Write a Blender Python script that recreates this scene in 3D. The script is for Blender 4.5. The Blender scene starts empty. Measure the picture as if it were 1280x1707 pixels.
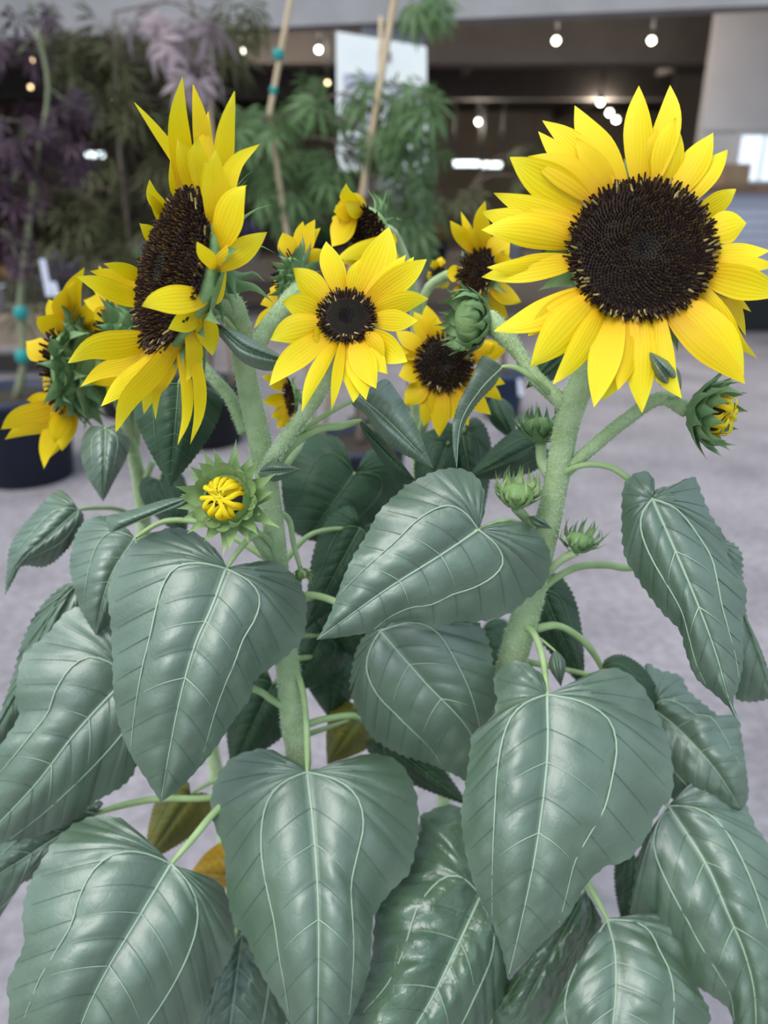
import bpy, math, random
import numpy as np
from mathutils import Vector, Matrix, noise as mnoise

random.seed(7)
S = bpy.context.scene
COL = S.collection

# ------------------------------------------------------------------ camera
F = 1280.0
CAMZ = 1.35
PITCH = math.radians(22.5)
cs, sn = math.cos(PITCH), math.sin(PITCH)
cam = bpy.data.cameras.new('camera')
cam.sensor_fit = 'HORIZONTAL'; cam.sensor_width = 36.0; cam.lens = 36.0
cam.clip_start = 0.02; cam.clip_end = 200
cam.dof.use_dof = True; cam.dof.focus_distance = 0.57; cam.dof.aperture_fstop = 5.6
cam_o = bpy.data.objects.new('camera', cam); COL.objects.link(cam_o)
cam_o.location = (0, 0, CAMZ); cam_o.rotation_euler = (math.pi / 2 - PITCH, 0, 0)
S.camera = cam_o

# ------------------------------------------------------------------ light
w = bpy.data.worlds.new('sky'); S.world = w; w.use_nodes = True
bg = w.node_tree.nodes['Background']
bg.inputs[0].default_value = (0.66, 0.83, 1.0, 1); bg.inputs[1].default_value = 1.05
sun = bpy.data.lights.new('overcast_sun', 'SUN'); sun.energy = 2.5; sun.angle = math.radians(45)
sun.color = (1.0, .97, .92)
sun_o = bpy.data.objects.new('overcast_sun', sun); COL.objects.link(sun_o)
sun_o.rotation_euler = (math.radians(34), 0, math.radians(-38))
S.view_settings.view_transform = 'Standard'; S.view_settings.look = 'None'
S.view_settings.gamma = 1; S.view_settings.use_curve_mapping = False
S.view_settings.exposure = 0.36

# ------------------------------------------------------------------ pixel -> place
FW = np.array((0, cs, -sn)); UP = np.array((0, sn, cs)); RT = np.array((1.0, 0, 0)); C0 = np.array((0, 0, CAMZ))
def ray(x, y): return FW + RT * ((x - 640) / F) + UP * ((853.5 - y) / F)
def P(x, y, Y):                       # the place at horizontal distance Y seen at that pixel
    r = ray(x, y); return C0 + r * (Y / r[1])
def PZ(x, y, z):                      # the place at height z
    r = ray(x, y); return C0 + r * ((z - CAMZ) / r[2])
def camvec(a, b, c):                  # right, up, towards the camera
    v = RT * a + UP * b - FW * c; return v / np.linalg.norm(v)
def mpp(y, Y):                        # metres per pixel there
    return Y / (cs + (853.5 - y) / F * sn) / F
def nrm(v):
    v = np.asarray(v, float); return v / (np.linalg.norm(v) + 1e-12)

# ------------------------------------------------------------------ materials
def new_mat(name):
    m = bpy.data.materials.new(name); m.use_nodes = True
    return m, m.node_tree.nodes, m.node_tree.links, m.node_tree.nodes['Principled BSDF']
def plain(name, c1, c2=None, rough=0.6, scale=20, spec=0.3, bump=0.0, bscale=80, metal=0):
    m, n, l, b = new_mat(name)
    b.inputs['Roughness'].default_value = rough; b.inputs['Specular IOR Level'].default_value = spec
    b.inputs['Metallic'].default_value = metal
    if c2 is None: b.inputs['Base Color'].default_value = (*c1, 1)
    else:
        t = n.new('ShaderNodeTexCoord'); x = n.new('ShaderNodeTexNoise'); x.inputs['Scale'].default_value = scale
        x.inputs['Detail'].default_value = 6
        r = n.new('ShaderNodeMix'); r.data_type = 'RGBA'
        r.inputs['A'].default_value = (*c1, 1); r.inputs['B'].default_value = (*c2, 1)
        mr = n.new('ShaderNodeMapRange'); mr.inputs[1].default_value = .3; mr.inputs[2].default_value = .7
        l.new(t.outputs['Object'], x.inputs['Vector']); l.new(x.outputs['Fac'], mr.inputs[0])
        l.new(mr.outputs[0], r.inputs['Factor']); l.new(r.outputs['Result'], b.inputs['Base Color'])
    if bump:
        t = n.new('ShaderNodeTexCoord'); x = n.new('ShaderNodeTexNoise'); x.inputs['Scale'].default_value = bscale
        x.inputs['Detail'].default_value = 4
        bp = n.new('ShaderNodeBump'); bp.inputs['Strength'].default_value = bump; bp.inputs['Distance'].default_value = .002
        l.new(t.outputs['Object'], x.inputs['Vector']); l.new(x.outputs['Fac'], bp.inputs['Height'])
        l.new(bp.outputs[0], b.inputs['Normal'])
    return m
def emit(name, c, s):
    m, n, l, b = new_mat(name)
    b.inputs['Base Color'].default_value = (*c, 1)
    b.inputs['Emission Color'].default_value = (*c, 1); b.inputs['Emission Strength'].default_value = s
    return m
def leafy(name, c1, c2, rough=.38, spec=.55, trans=.18, net=True, tcol=None, scale=25, bump=.22, ior=1.5):
    """thin two-sided leaf or petal tissue: reflecting coat plus light passing through"""
    m, n, l, b = new_mat(name)
    b.inputs['Roughness'].default_value = rough; b.inputs['Specular IOR Level'].default_value = spec
    b.inputs['IOR'].default_value = ior
    t = n.new('ShaderNodeTexCoord'); x = n.new('ShaderNodeTexNoise'); x.inputs['Scale'].default_value = scale
    x.inputs['Detail'].default_value = 5
    l.new(t.outputs['Object'], x.inputs['Vector'])
    mr = n.new('ShaderNodeMapRange'); mr.inputs[1].default_value = .32; mr.inputs[2].default_value = .68
    r = n.new('ShaderNodeMix'); r.data_type = 'RGBA'
    r.inputs['A'].default_value = (*c1, 1); r.inputs['B'].default_value = (*c2, 1)
    l.new(x.outputs['Fac'], mr.inputs[0]); l.new(mr.outputs[0], r.inputs['Factor'])
    l.new(r.outputs['Result'], b.inputs['Base Color'])
    if net:                          # fine net of small veins between the modelled ones
        v = n.new('ShaderNodeTexVoronoi'); v.feature = 'DISTANCE_TO_EDGE'; v.inputs['Scale'].default_value = 260
        v2 = n.new('ShaderNodeTexVoronoi'); v2.feature = 'DISTANCE_TO_EDGE'; v2.inputs['Scale'].default_value = 85
        l.new(t.outputs['Object'], v.inputs['Vector']); l.new(t.outputs['Object'], v2.inputs['Vector'])
        a = n.new('ShaderNodeMath'); a.operation = 'MULTIPLY_ADD'; a.inputs[1].default_value = .35
        l.new(v.outputs['Distance'], a.inputs[0]); l.new(v2.outputs['Distance'], a.inputs[2])
        a2 = n.new('ShaderNodeMath'); a2.operation = 'MINIMUM'; a2.inputs[1].default_value = .22
        l.new(a.outputs[0], a2.inputs[0])
        bp = n.new('ShaderNodeBump'); bp.inputs['Strength'].default_value = bump; bp.inputs['Distance'].default_value = .0022
        l.new(a2.outputs[0], bp.inputs['Height']); l.new(bp.outputs[0], b.inputs['Normal'])
    tr = n.new('ShaderNodeBsdfTranslucent'); tr.inputs[0].default_value = (*(tcol or c2), 1)
    mx = n.new('ShaderNodeMixShader'); mx.inputs[0].default_value = trans
    l.new(b.outputs[0], mx.inputs[1]); l.new(tr.outputs[0], mx.inputs[2])
    l.new(mx.outputs[0], n['Material Output'].inputs[0])
    return m
def uvramp(name, stops, rough=.5, trans=.3, stripes=0.0):
    """tissue whose own colour changes from base to tip along the petal (UV.y)"""
    m, n, l, b = new_mat(name)
    b.inputs['Roughness'].default_value = rough; b.inputs['Specular IOR Level'].default_value = .25
    uv = n.new('ShaderNodeUVMap'); sx = n.new('ShaderNodeSeparateXYZ'); l.new(uv.outputs[0], sx.inputs[0])
    cr = n.new('ShaderNodeValToRGB'); e = cr.color_ramp.elements
    while len(e) < len(stops): e.new(.5)
    for k, (p, c) in enumerate(stops): e[k].position = p; e[k].color = (*c, 1)
    l.new(sx.outputs[1], cr.inputs[0])
    l.new(cr.outputs[0], b.inputs['Base Color'])
    if stripes:
        wv = n.new('ShaderNodeTexWave'); wv.inputs['Scale'].default_value = 2.4; wv.bands_direction = 'X'
        wv.inputs['Distortion'].default_value = .6
        l.new(uv.outputs[0], wv.inputs['Vector'])
        bp = n.new('ShaderNodeBump'); bp.inputs['Strength'].default_value = stripes; bp.inputs['Distance'].default_value = .001
        l.new(wv.outputs['Fac'], bp.inputs['Height']); l.new(bp.outputs[0], b.inputs['Normal'])
    tr = n.new('ShaderNodeBsdfTranslucent'); l.new(cr.outputs[0], tr.inputs[0])
    mx = n.new('ShaderNodeMixShader'); mx.inputs[0].default_value = trans
    l.new(b.outputs[0], mx.inputs[1]); l.new(tr.outputs[0], mx.inputs[2]); l.new(mx.outputs[0], n['Material Output'].inputs[0])
    return m

M = {}
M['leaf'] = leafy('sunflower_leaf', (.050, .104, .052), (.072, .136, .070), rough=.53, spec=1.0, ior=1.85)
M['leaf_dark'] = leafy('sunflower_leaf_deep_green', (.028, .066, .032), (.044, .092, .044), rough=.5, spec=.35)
M['leaf_crinkle'] = leafy('sunflower_leaf_crinkled', (.055, .105, .060), (.085, .150, .085), rough=.36, spec=.8, bump=.5, ior=1.65)
M['leaf_old'] = leafy('sunflower_leaf_yellowing', (.09, .12, .028), (.24, .21, .03), rough=.5, spec=.3, scale=14)
M['leaf_yellow'] = leafy('sunflower_leaf_yellow', (.62, .40, .03), (.50, .28, .03), rough=.5, spec=.3, scale=30)
M['vein'] = leafy('leaf_vein', (.34, .45, .33), (.40, .51, .38), rough=.5, spec=.3, net=False, trans=.1)
M['vein_side'] = leafy('leaf_side_vein', (.085, .15, .10), (.12, .19, .13), rough=.45, spec=.5, net=False, trans=.1)
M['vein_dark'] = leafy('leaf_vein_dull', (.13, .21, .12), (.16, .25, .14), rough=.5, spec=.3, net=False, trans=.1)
M['stem'] = plain('hairy_stem', (.29, .40, .18), (.42, .52, .29), rough=.6, scale=60, bump=.5, bscale=400)
M['petiole'] = plain('leaf_stalk', (.27, .38, .15), (.36, .48, .23), rough=.55, scale=70)
M['hair'] = plain('stem_hair', (.56, .66, .50), rough=.5)
M['bract'] = leafy('bract', (.10, .20, .075), (.20, .31, .13), rough=.5, spec=.35, net=True, trans=.15, scale=60)
M['bract_pale'] = leafy('pale_bract', (.20, .32, .10), (.32, .43, .19), rough=.5, spec=.35, net=True, trans=.15, scale=60)
M['calyx'] = plain('flower_base', (.15, .26, .09), (.24, .35, .14), rough=.6, scale=60, bump=.4, bscale=300)
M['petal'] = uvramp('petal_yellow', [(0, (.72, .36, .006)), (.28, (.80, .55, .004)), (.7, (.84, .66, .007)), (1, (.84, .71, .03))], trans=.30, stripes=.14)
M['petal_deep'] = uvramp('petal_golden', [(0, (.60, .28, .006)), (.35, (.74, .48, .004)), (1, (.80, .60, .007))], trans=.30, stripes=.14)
def floret_mat():
    m, n, l, b = new_mat('disc_floret')
    b.inputs['Roughness'].default_value = .55; b.inputs['Specular IOR Level'].default_value = .12
    a = n.new('ShaderNodeAttribute'); a.attribute_name = 'fc'
    l.new(a.outputs['Color'], b.inputs['Base Color']); return m
M['floret'] = floret_mat()
M['pot'] = plain('nursery_pot_black', (.012, .014, .018), (.02, .022, .028), rough=.45, scale=8)
M['pot_navy'] = plain('nursery_pot_navy', (.013, .018, .034), (.022, .028, .048), rough=.5, scale=6)
M['pot_blue'] = plain('nursery_pot_blue', (.03, .05, .10), (.04, .065, .12), rough=.5, scale=6)
M['soil'] = plain('potting_soil', (.02, .014, .010), (.06, .045, .03), rough=.95, scale=90, bump=1, bscale=120)

# ------------------------------------------------------------------ mesh helpers
def mesh_obj(name, v, f, mat, parent=None, uv=None, vcol=None, smooth=True):
    me = bpy.data.meshes.new(name)
    me.from_pydata([tuple(map(float, p)) for p in v], [], f)
    me.materials.append(mat)
    if uv is not None:
        lay = me.uv_layers.new(name='UVMap')
        li = np.empty(len(me.loops), dtype=np.int32); me.loops.foreach_get('vertex_index', li)
        lay.data.foreach_set('uv', np.asarray(uv, dtype=np.float32)[li].ravel())
    if vcol is not None:
        a = me.color_attributes.new('fc', 'FLOAT_COLOR', 'POINT')
        a.data.foreach_set('color', np.asarray(vcol, dtype=np.float32).ravel())
    if smooth: me.polygons.foreach_set('use_smooth', [True] * len(me.polygons))
    me.update()
    o = bpy.data.objects.new(name, me); COL.objects.link(o)
    if parent is not None: attach(o, parent)
    return o
def world_of(o):
    m = Matrix.Identity(4); c = o
    while c is not None:
        loc = Matrix.LocRotScale(c.location, c.rotation_euler, c.scale)
        m = loc @ m; c = c.parent
    return m
def attach(o, parent):               # mesh data is in world metres: keep it there under its parent
    o.parent = parent
    o.matrix_parent_inverse = Matrix.Identity(4)
    if parent.parent is None: o.location = -parent.location
    else: o.location = (0, 0, 0)
def empty(name, loc, label, cat, group=None):
    o = bpy.data.objects.new(name, None); COL.objects.link(o); o.location = loc
    o['label'] = label; o['category'] = cat
    if group: o['group'] = group
    o.empty_display_size = .05
    return o
def cr(pts, n):
    """smooth curve through points, n samples, even spacing"""
    p = np.asarray(pts, float)
    if len(p) == 2: 
        t = np.linspace(0, 1, n)[:, None]; return p[0] * (1 - t) + p[1] * t
    q = np.vstack([2 * p[0] - p[1], p, 2 * p[-1] - p[-2]])
    out = []
    for i in range(1, len(q) - 2):
        for k in range(12):
            t = k / 12; a, b, c, d = q[i - 1], q[i], q[i + 1], q[i + 2]
            out.append(.5 * ((2 * b) + (-a + c) * t + (2 * a - 5 * b + 4 * c - d) * t * t + (-a + 3 * b - 3 * c + d) * t ** 3))
    out.append(p[-1]); out = np.array(out)
    k = p.shape[1] if p.shape[1] < 3 else 3
    d = np.r_[0, np.cumsum(np.linalg.norm(np.diff(out[:, :k], axis=0), axis=1))]
    s = np.linspace(0, d[-1], n)
    return np.stack([np.interp(s, d, out[:, j]) for j in range(out.shape[1])], 1)
def frames(c):
    t = np.gradient(c, axis=0); t /= np.linalg.norm(t, axis=1)[:, None] + 1e-12
    u = np.cross(t[0], (0.3, 1, .2)); u = nrm(u); U = []
    for k in range(len(c)):
        u = nrm(u - t[k] * np.dot(u, t[k])); U.append(u)
    U = np.array(U); return t, U, np.cross(t, U)
def tube_data(c, r, ns=10, cap=True):
    t, U, V = frames(c); v = []; f = []
    for k in range(len(c)):
        for j in range(ns):
            a = 2 * math.pi * j / ns
            v.append(c[k] + r[k] * (math.cos(a) * U[k] + math.sin(a) * V[k]))
    for k in range(len(c) - 1):
        for j in range(ns):
            a = k * ns + j; b = k * ns + (j + 1) % ns
            f.append((a, b, b + ns, a + ns))
    if cap:
        f.append(tuple(range(ns - 1, -1, -1))); f.append(tuple(range(len(v) - ns, len(v))))
    return v, f
def lathe(name, prof, c, axis, mat, parent, ns=24, capstart=True):
    """profile (radius, height along axis)"""
    ax = nrm(axis); u = nrm(np.cross(ax, (.31, .2, .9) if abs(ax[2]) < .9 else (1, 0, 0))); w2 = np.cross(ax, u)
    v = []; f = []
    for r, h in prof:
        for j in range(ns):
            a = 2 * math.pi * j / ns
            v.append(np.asarray(c) + ax * h + r * (math.cos(a) * u + math.sin(a) * w2))
    for k in range(len(prof) - 1):
        for j in range(ns):
            a = k * ns + j; b = k * ns + (j + 1) % ns
            f.append((a, b, b + ns, a + ns))
    f.append(tuple(range(ns - 1, -1, -1))); f.append(tuple(range(len(v) - ns, len(v))))
    return mesh_obj(name, v, f, mat, parent)
def hairs(name, c, r, n, ln, parent, mat):
    t, U, V = frames(c); v = []; f = []
    for k in range(n):
        x = random.random() * (len(c) - 1.001); i = int(x); q = x - i
        p = c[i] * (1 - q) + c[i + 1] * q; rr = r[i] * (1 - q) + r[i + 1] * q
        a = random.random() * 2 * math.pi; d = math.cos(a) * U[i] + math.sin(a) * V[i]
        b = p + d * rr * .97; L = ln * random.uniform(.5, 1.25)
        tip = b + nrm(d + t[i] * random.uniform(-.35, .35) + np.array((0, 0, -.12))) * L
        s = nrm(np.cross(d, t[i]) + t[i] * random.uniform(-1, 1)) * .00026
        m = len(v); v += [b - s, b + s, tip]; f.append((m, m + 1, m + 2))
    o = mesh_obj(name, v, f, mat, parent, smooth=False); o['kind'] = 'stuff'; return o
def branch(name, pts, parent, mat='stem', n=None, hair=0, hl=.0028, world=False):
    """pts: (x px, y px, Y m, radius m), or world x y z r"""
    q = np.array([[*(p[:3] if len(p) == 5 else P(*p[:3])), p[3]] for p in pts])
    c4 = cr(q, n or max(8, 5 * len(pts))); c = c4[:, :3]; r = c4[:, 3].copy()
    if mat == 'stem':
        for k in range(len(c)): r[k] *= 1 + .05 * mnoise.noise(Vector(c[k] * 40))
    v, f = tube_data(c, r)
    o = mesh_obj(name, v, f, M[mat], parent)
    if hair: hairs('stem_hair', c, r, int(hair * 2.4), hl, o, M['hair'])
    return o
def WP(x, y, z, r): return (x, y, z, r, 'w')

# ------------------------------------------------------------------ leaf
HEART = [(-.03, .10), (-.11, .33), (-.12, .62), (-.03, .88), (.13, 1.0), (.33, .92), (.54, .70), (.74, .42), (.90, .16)]
LANCE = [(.02, .22), (.14, .66), (.32, 1.0), (.52, .90), (.72, .55), (.88, .22)]
def side_template(base, tip, hw, sgn, tmpl):
    b = np.array(base, float); t = np.array(tip, float); a = t - b; L = np.linalg.norm(a); a /= L
    p = np.array((a[1], -a[0])) * sgn
    return [tuple(b + a * u * L + p * v * hw) for u, v in tmpl]
def leaf(parent, base, tip, Yb, Yt, L=None, R=None, mid=(), hw=40, hw2=None, tmpl=HEART, edge=(.03, .03), bulge=.008,
         arch=-.02, mat='leaf', teeth=1.0, quilt=.0021, crumple=.0014, nv=15, vein='vein', petiole=None, pr=.0026, pmat='petiole',
         label=None, N=84, K=14, s0=.46, vw=1.0):
    base = tuple(base); tip = tuple(tip)
    bb = np.array(base, float); ax = np.array(tip, float) - bb; Ln = np.linalg.norm(ax); ax /= Ln
    if L is None: L = side_template(base, tip, hw, +1, tmpl)
    if R is None: R = side_template(base, tip, hw2 or hw, -1, tmpl)
    heart = tmpl is HEART
    if not heart: s0 = .12
    mc = cr([base, *mid, tip], 61)
    sc = mpp((base[1] + tip[1]) / 2, (Yb + Yt) / 2)
    small = min(1.0, Ln * sc / .13); quilt *= small * (1.15 if heart else .45); teeth *= min(1.0, .25 + Ln / 300) * (1 if heart else .5)
    seed = random.uniform(0, 90)
    def mid_at(t): 
        x = min(max(t, 0), 1) * 60; i = min(int(x), 59); q = x - i
        return mc[i] * (1 - q) + mc[i + 1] * q
    def depth(p):
        u = float(np.dot(p - bb, ax) / Ln); u = max(-.45, min(1.05, u))
        return Yb + (Yt - Yb) * u + arch * 4 * max(u, 0) * (1 - u)
    VS = [0, .16, .33, .48, .56, .60, .625, .65, .70, .80, .93]; SS = [s0 + a for a in (-.075, -.07, -.055, -.02, .03, .09, .15, .21, .27, .33, .38)]
    def cell(s, v):                  # the tissue rises between the veins and sinks onto them
        v1 = float(np.interp(s, SS, VS)) if heart and s > SS[0] else 0.0
        if heart and s > SS[-1]: v1 = 1.0
        a = v / v1 if v < v1 else (v - v1) / max(1e-6, 1 - v1)
        if v1 == 0.0 or v1 == 1.0 or not heart: a = v
        return max(0.0, math.sin(math.pi * min(1, a))) ** .95
    verts = []; uvs = []; faces = []; grids = []; px = []
    for si, side in enumerate((L, R)):
        oc = cr([base, *side, tip], N + 1)
        og = np.gradient(oc, axis=0); on = np.stack([og[:, 1], -og[:, 0]], 1); on /= np.linalg.norm(on, axis=1)[:, None] + 1e-9
        cen = mc[30]
        rows = []
        mr = max(np.linalg.norm(oc[i] - mid_at(max(0, (i / N - s0) / (1 - s0)))) for i in range(N + 1))
        for i in range(N + 1):
            s = i / N; t = max(0.0, (s - s0) / (1 - s0)) ** 1.08
            m0 = mid_at(t); o = oc[i].copy()
            if teeth and .04 < s < .985:
                out = on[i] * (1 if np.dot(on[i], oc[i] - m0) > 0 else -1)
                o += out * teeth * ((i % 3) * 1.5 - 1.5 + random.uniform(-.6, .6)) * (.5 + .5 * math.sin(math.pi * min(1, s * 1.2)))
            rl = np.linalg.norm(o - m0); row = []
            # how much the row bends towards the tip, none where it runs backwards into the lobe
            fw = max(0.0, min(1.0, (s - .12) / .3)) * (1 - s ** 4)
            for k in range(K + 1):
                v = k / K
                p = m0 * (1 - v) + o * v - ax * (rl * .12 * fw * math.sin(math.pi * v) * (1 - .3 * v))
                rr = rl / (mr + 1e-9)
                y = depth(p) + edge[si] * rr * v ** 1.6 - bulge * rr * math.sin(math.pi * min(1, v * 1.05))
                ph = nv * s
                y -= quilt * abs(math.sin(math.pi * ph)) ** .42 * cell(s, v) * min(1, rl / 30)
                if teeth: y += .0035 * v ** 3 * math.sin(s * 31 + seed + si * 2) * min(1, rl / 60)
                w3 = P(p[0], p[1], y)
                if crumple:
                    a = mnoise.noise(Vector(w3 * 45) + Vector((seed, 0, 0))) + .6 * mnoise.noise(Vector(w3 * 110) + Vector((0, seed, 0)))
                    w3 = P(p[0], p[1], y + crumple * a * min(1, v * 3))
                row.append(len(verts)); verts.append(w3); uvs.append((.5 + (.5 if si else -.5) * v, s)); px.append(p)
            rows.append(row)
        for i in range(N):
            for k in range(K):
                q = (rows[i][k], rows[i + 1][k], rows[i + 1][k + 1], rows[i][k + 1])
                faces.append(q if si == 0 else q[::-1])
        grids.append(rows)
    verts = np.array(verts)
    ob = mesh_obj('leaf', verts, faces, M[mat], parent, uv=uvs)
    # weld the two halves along the midrib
    import bmesh
    bm = bmesh.new(); bm.from_mesh(ob.data); bmesh.ops.remove_doubles(bm, verts=bm.verts, dist=1e-5)
    bmesh.ops.recalc_face_normals(bm, faces=bm.faces); bm.to_mesh(ob.data); bm.free()
    ob.data.polygons.foreach_set('use_smooth', [True] * len(ob.data.polygons))
    if label: ob['label'] = label
    # veins: raised ribs lying on the blade
    vv = []; vf = []
    def rib(line, r0, r1):
        c = np.array(line); 
        if len(c) < 3: return
        back = np.array([nrm(C0 - p) for p in c])
        c = c + back * .0010
        r = np.linspace(r0, r1, len(c)); v, f = tube_data(c, r, ns=5, cap=False); m = len(vv)
        vv.extend(v); vf.extend([tuple(a + m for a in q) for q in f])
    size = Ln * sc
    wd = vw * min(1.25, max(.35, size / .15))
    first = int(round(s0 * N))
    mids = [verts[grids[0][i][0]] for i in range(first, N + 1, 2)]
    rib(mids, .00115 * wd, .00022 * wd)
    def at(si, s, v):
        x = min(max(s, 0), .9999) * N; y = min(max(v, 0), .9999) * K; i = int(x); k = int(y); a = x - i; b = y - k; g = grids[si]
        return (verts[g[i][k]] * (1 - a) + verts[g[i + 1][k]] * a) * (1 - b) + (verts[g[i][k + 1]] * (1 - a) + verts[g[i + 1][k + 1]] * a) * b
    side_v = []
    if heart:
        vs = VS; ss = SS
        for si in (0, 1):
            rib(cr([at(si, a, b) for a, b in zip(ss, vs)], 26), .00085 * wd, .00018 * wd)
            for j in range(1, nv):
                q = j / nv
                if q > s0 + .06:                 # ribs leaving the midrib
                    vm = .52 if q < s0 + .22 else (.60 if q < s0 + .33 else .92)
                    ln_ = [at(si, q, vm * k / 10) for k in range(11)]
                    if s0 + .13 < q < s0 + .19 or s0 + .26 < q < s0 + .32: rib(ln_, .00046 * wd, .00010 * wd)
                    else: side_v.append(ln_)
                if q < s0 + .36:                 # ribs leaving the first side vein towards the edge
                    v0 = float(np.interp(q, ss, vs)) if q > s0 else .42
                    side_v.append([at(si, q, v0 + (.95 - v0) * k / 9) for k in range(10)])
    else:
        for si in (0, 1):
            for j in range(2, nv - 1):
                i = int(round(j / nv * N)); rib([verts[a] for a in grids[si][i]][:-2], .00024 * wd, .0001 * wd)
    mesh_obj('vein', vv, vf, M[vein], ob)['kind'] = 'stuff'
    if side_v:
        vv = []; vf = []
        for l_ in side_v: rib(l_, .00030 * wd, .00010 * wd)
        mesh_obj('side_vein', vv, vf, M['vein_side' if vein == 'vein' else vein], ob)['kind'] = 'stuff'
    if petiole:
        pts = [(*p, pr * (1.25 if k == 0 else 1)) for k, p in enumerate(petiole)] + [(base[0], base[1], depth(bb), pr * .62),
              (*(mid_at(.03)), depth(mid_at(.03)) , pr * .45)]
        q = np.array([[*P(*p[:3]), p[3]] for p in pts]); c4 = cr(q, 6 * len(pts))
        v, f = tube_data(c4[:, :3], c4[:, 3], ns=8); po = mesh_obj('petiole', v, f, M[pmat], ob)
    return ob

# ------------------------------------------------------------------ petals, bracts, heads, buds
def ribbon(name, spine, width, side, mat, parent, prof='petal', cup=.15, ribs=0.0, n=14, m=6, twist=0.0, wav=0.0):
    c = cr(np.array(spine), n + 1); t = np.gradient(c, axis=0); v = []; uv = []; f = []
    s0v = nrm(side); ph = random.uniform(0, 6)
    for i in range(n + 1):
        u = i / n; T = nrm(t[i]); sd = nrm(s0v - T * np.dot(s0v, T)); nn = np.cross(T, sd)
        if twist:
            a = twist * u; sd, nn = sd * math.cos(a) + nn * math.sin(a), nn * math.cos(a) - sd * math.sin(a)
        if prof == 'petal': wdt = width * (.42 + .58 * math.sin(math.pi * min(1, u * .5 / .48)) ** .8 if u < .48 else (1 - ((u - .48) / .52) ** 1.75))
        elif prof == 'bract': wdt = width * ((.8 + .2 * math.sin(math.pi * u / .5)) if u < .25 else max(0, 1 - ((u - .25) / .75)) ** 1.25)
        else: wdt = width * math.sin(math.pi * (u * .96 + .02)) ** .7
        wdt = max(wdt, width * .012)
        for j in range(m + 1):
            q = 2 * j / m - 1
            h = cup * wdt * (q * q - .4) + ribs * wdt * math.cos(2.5 * math.pi * q) * math.sin(math.pi * u) ** .5
            h += wav * width * q * math.sin(5 * u + ph) * u
            v.append(c[i] + sd * wdt * q + nn * h); uv.append((.5 + .5 * q, u))
    for i in range(n):
        for j in range(m):
            a = i * (m + 1) + j; f.append((a, a + 1, a + m + 2, a + m + 1))
    return mesh_obj(name, v, f, mat, parent, uv=uv)
def basis(nv_):
    e1 = nrm(np.cross(nv_, (0, 0, 1)) if abs(nv_[2]) < .95 else (1, 0, 0)); return e1, np.cross(nv_, e1)
def florets(parent, C, nv_, R, n, dome, ring=.16, core=.2, tall=1.0):
    e1, e2 = basis(nv_); v = []; f = []; col = []
    def surf(r, a):
        q = r / R
        h = dome * (1 - q * q) - .10 * R * math.exp(-(q / .22) ** 2)
        return C + e1 * r * math.cos(a) + e2 * r * math.sin(a) + nv_ * h
    # the disc itself
    nr, na = 10, 36
    for i in range(nr + 1):
        for j in range(na):
            v.append(surf(R * max(i / nr, .01), 2 * math.pi * j / na)); col.append((.020, .012, .010, 1))
    for i in range(nr):
        for j in range(na):
            a = i * na + j; b = i * na + (j + 1) % na; f.append((a, b, b + na, a + na))
    sp = R * math.sqrt(math.pi / n)
    for k in range(n):
        q = math.sqrt((k + .5) / n); r = q * R * 1.0; a = k * 2.399963
        b = surf(r, a); rad = e1 * math.cos(a) + e2 * math.sin(a)
        if q > 1 - ring:
            d = nrm(nv_ * .55 + rad * random.uniform(.5, 1.2) + (e1 * random.uniform(-.3, .3) + e2 * random.uniform(-.3, .3)))
            h = sp * 2.3 * tall * random.uniform(.7, 1.25); wd = sp * .40
            c1 = (.035, .02, .012, 1); c2 = random.choice([(.016, .007, .006, 1), (.022, .010, .008, 1), (.05, .028, .010, 1)])
            if random.random() < .16: c1 = (.55, .42, .16, 1); c2 = (.30, .2, .06, 1)
            topw = .75
        elif q < core:
            d = nrm(nv_ + rad * (-.25)); h = sp * .8; wd = sp * .48
            c1 = (.012, .014, .012, 1); c2 = (.060, .056, .030, 1) if q > core * .45 else (.014, .018, .020, 1); topw = .35
        else:
            d = nrm(nv_ + rad * .45 * q + (e1 * random.uniform(-.25, .25) + e2 * random.uniform(-.25, .25)))
            h = sp * 1.5 * tall * random.uniform(.75, 1.2); wd = sp * .36; c1 = (.018, .010, .008, 1)
            c2 = random.choice([(.034, .014, .008, 1), (.050, .022, .009, 1), (.10, .062, .014, 1), (.026, .010, .009, 1)]); topw = .55
        s1 = nrm(np.cross(d, rad + .01)) ; s2 = np.cross(d, s1); m = len(v)
        for (x, y) in ((1, 0), (0, 1), (-1, 0), (0, -1)): v.append(b + (s1 * x + s2 * y) * wd); col.append(c1)
        tp = b + d * h
        for (x, y) in ((1, 0), (0, 1), (-1, 0), (0, -1)): v.append(tp + (s1 * x + s2 * y) * wd * topw); col.append(c2)
        v.append(tp + d * wd * .5); col.append(c2)
        for j in range(4):
            f.append((m + j, m + (j + 1) % 4, m + 4 + (j + 1) % 4, m + 4 + j)); f.append((m + 4 + j, m + 4 + (j + 1) % 4, m + 8))
    o = mesh_obj('disc_floret', v, f, M['floret'], parent, vcol=col, smooth=False); o['kind'] = 'stuff'
    o['label'] = 'dark brown seed disc of tiny florets'
    return o
def plane_hit(x, y, C, nv_):
    r = ray(x, y); t = np.dot(C - C0, nv_) / np.dot(r, nv_); return C0 + r * t
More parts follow.
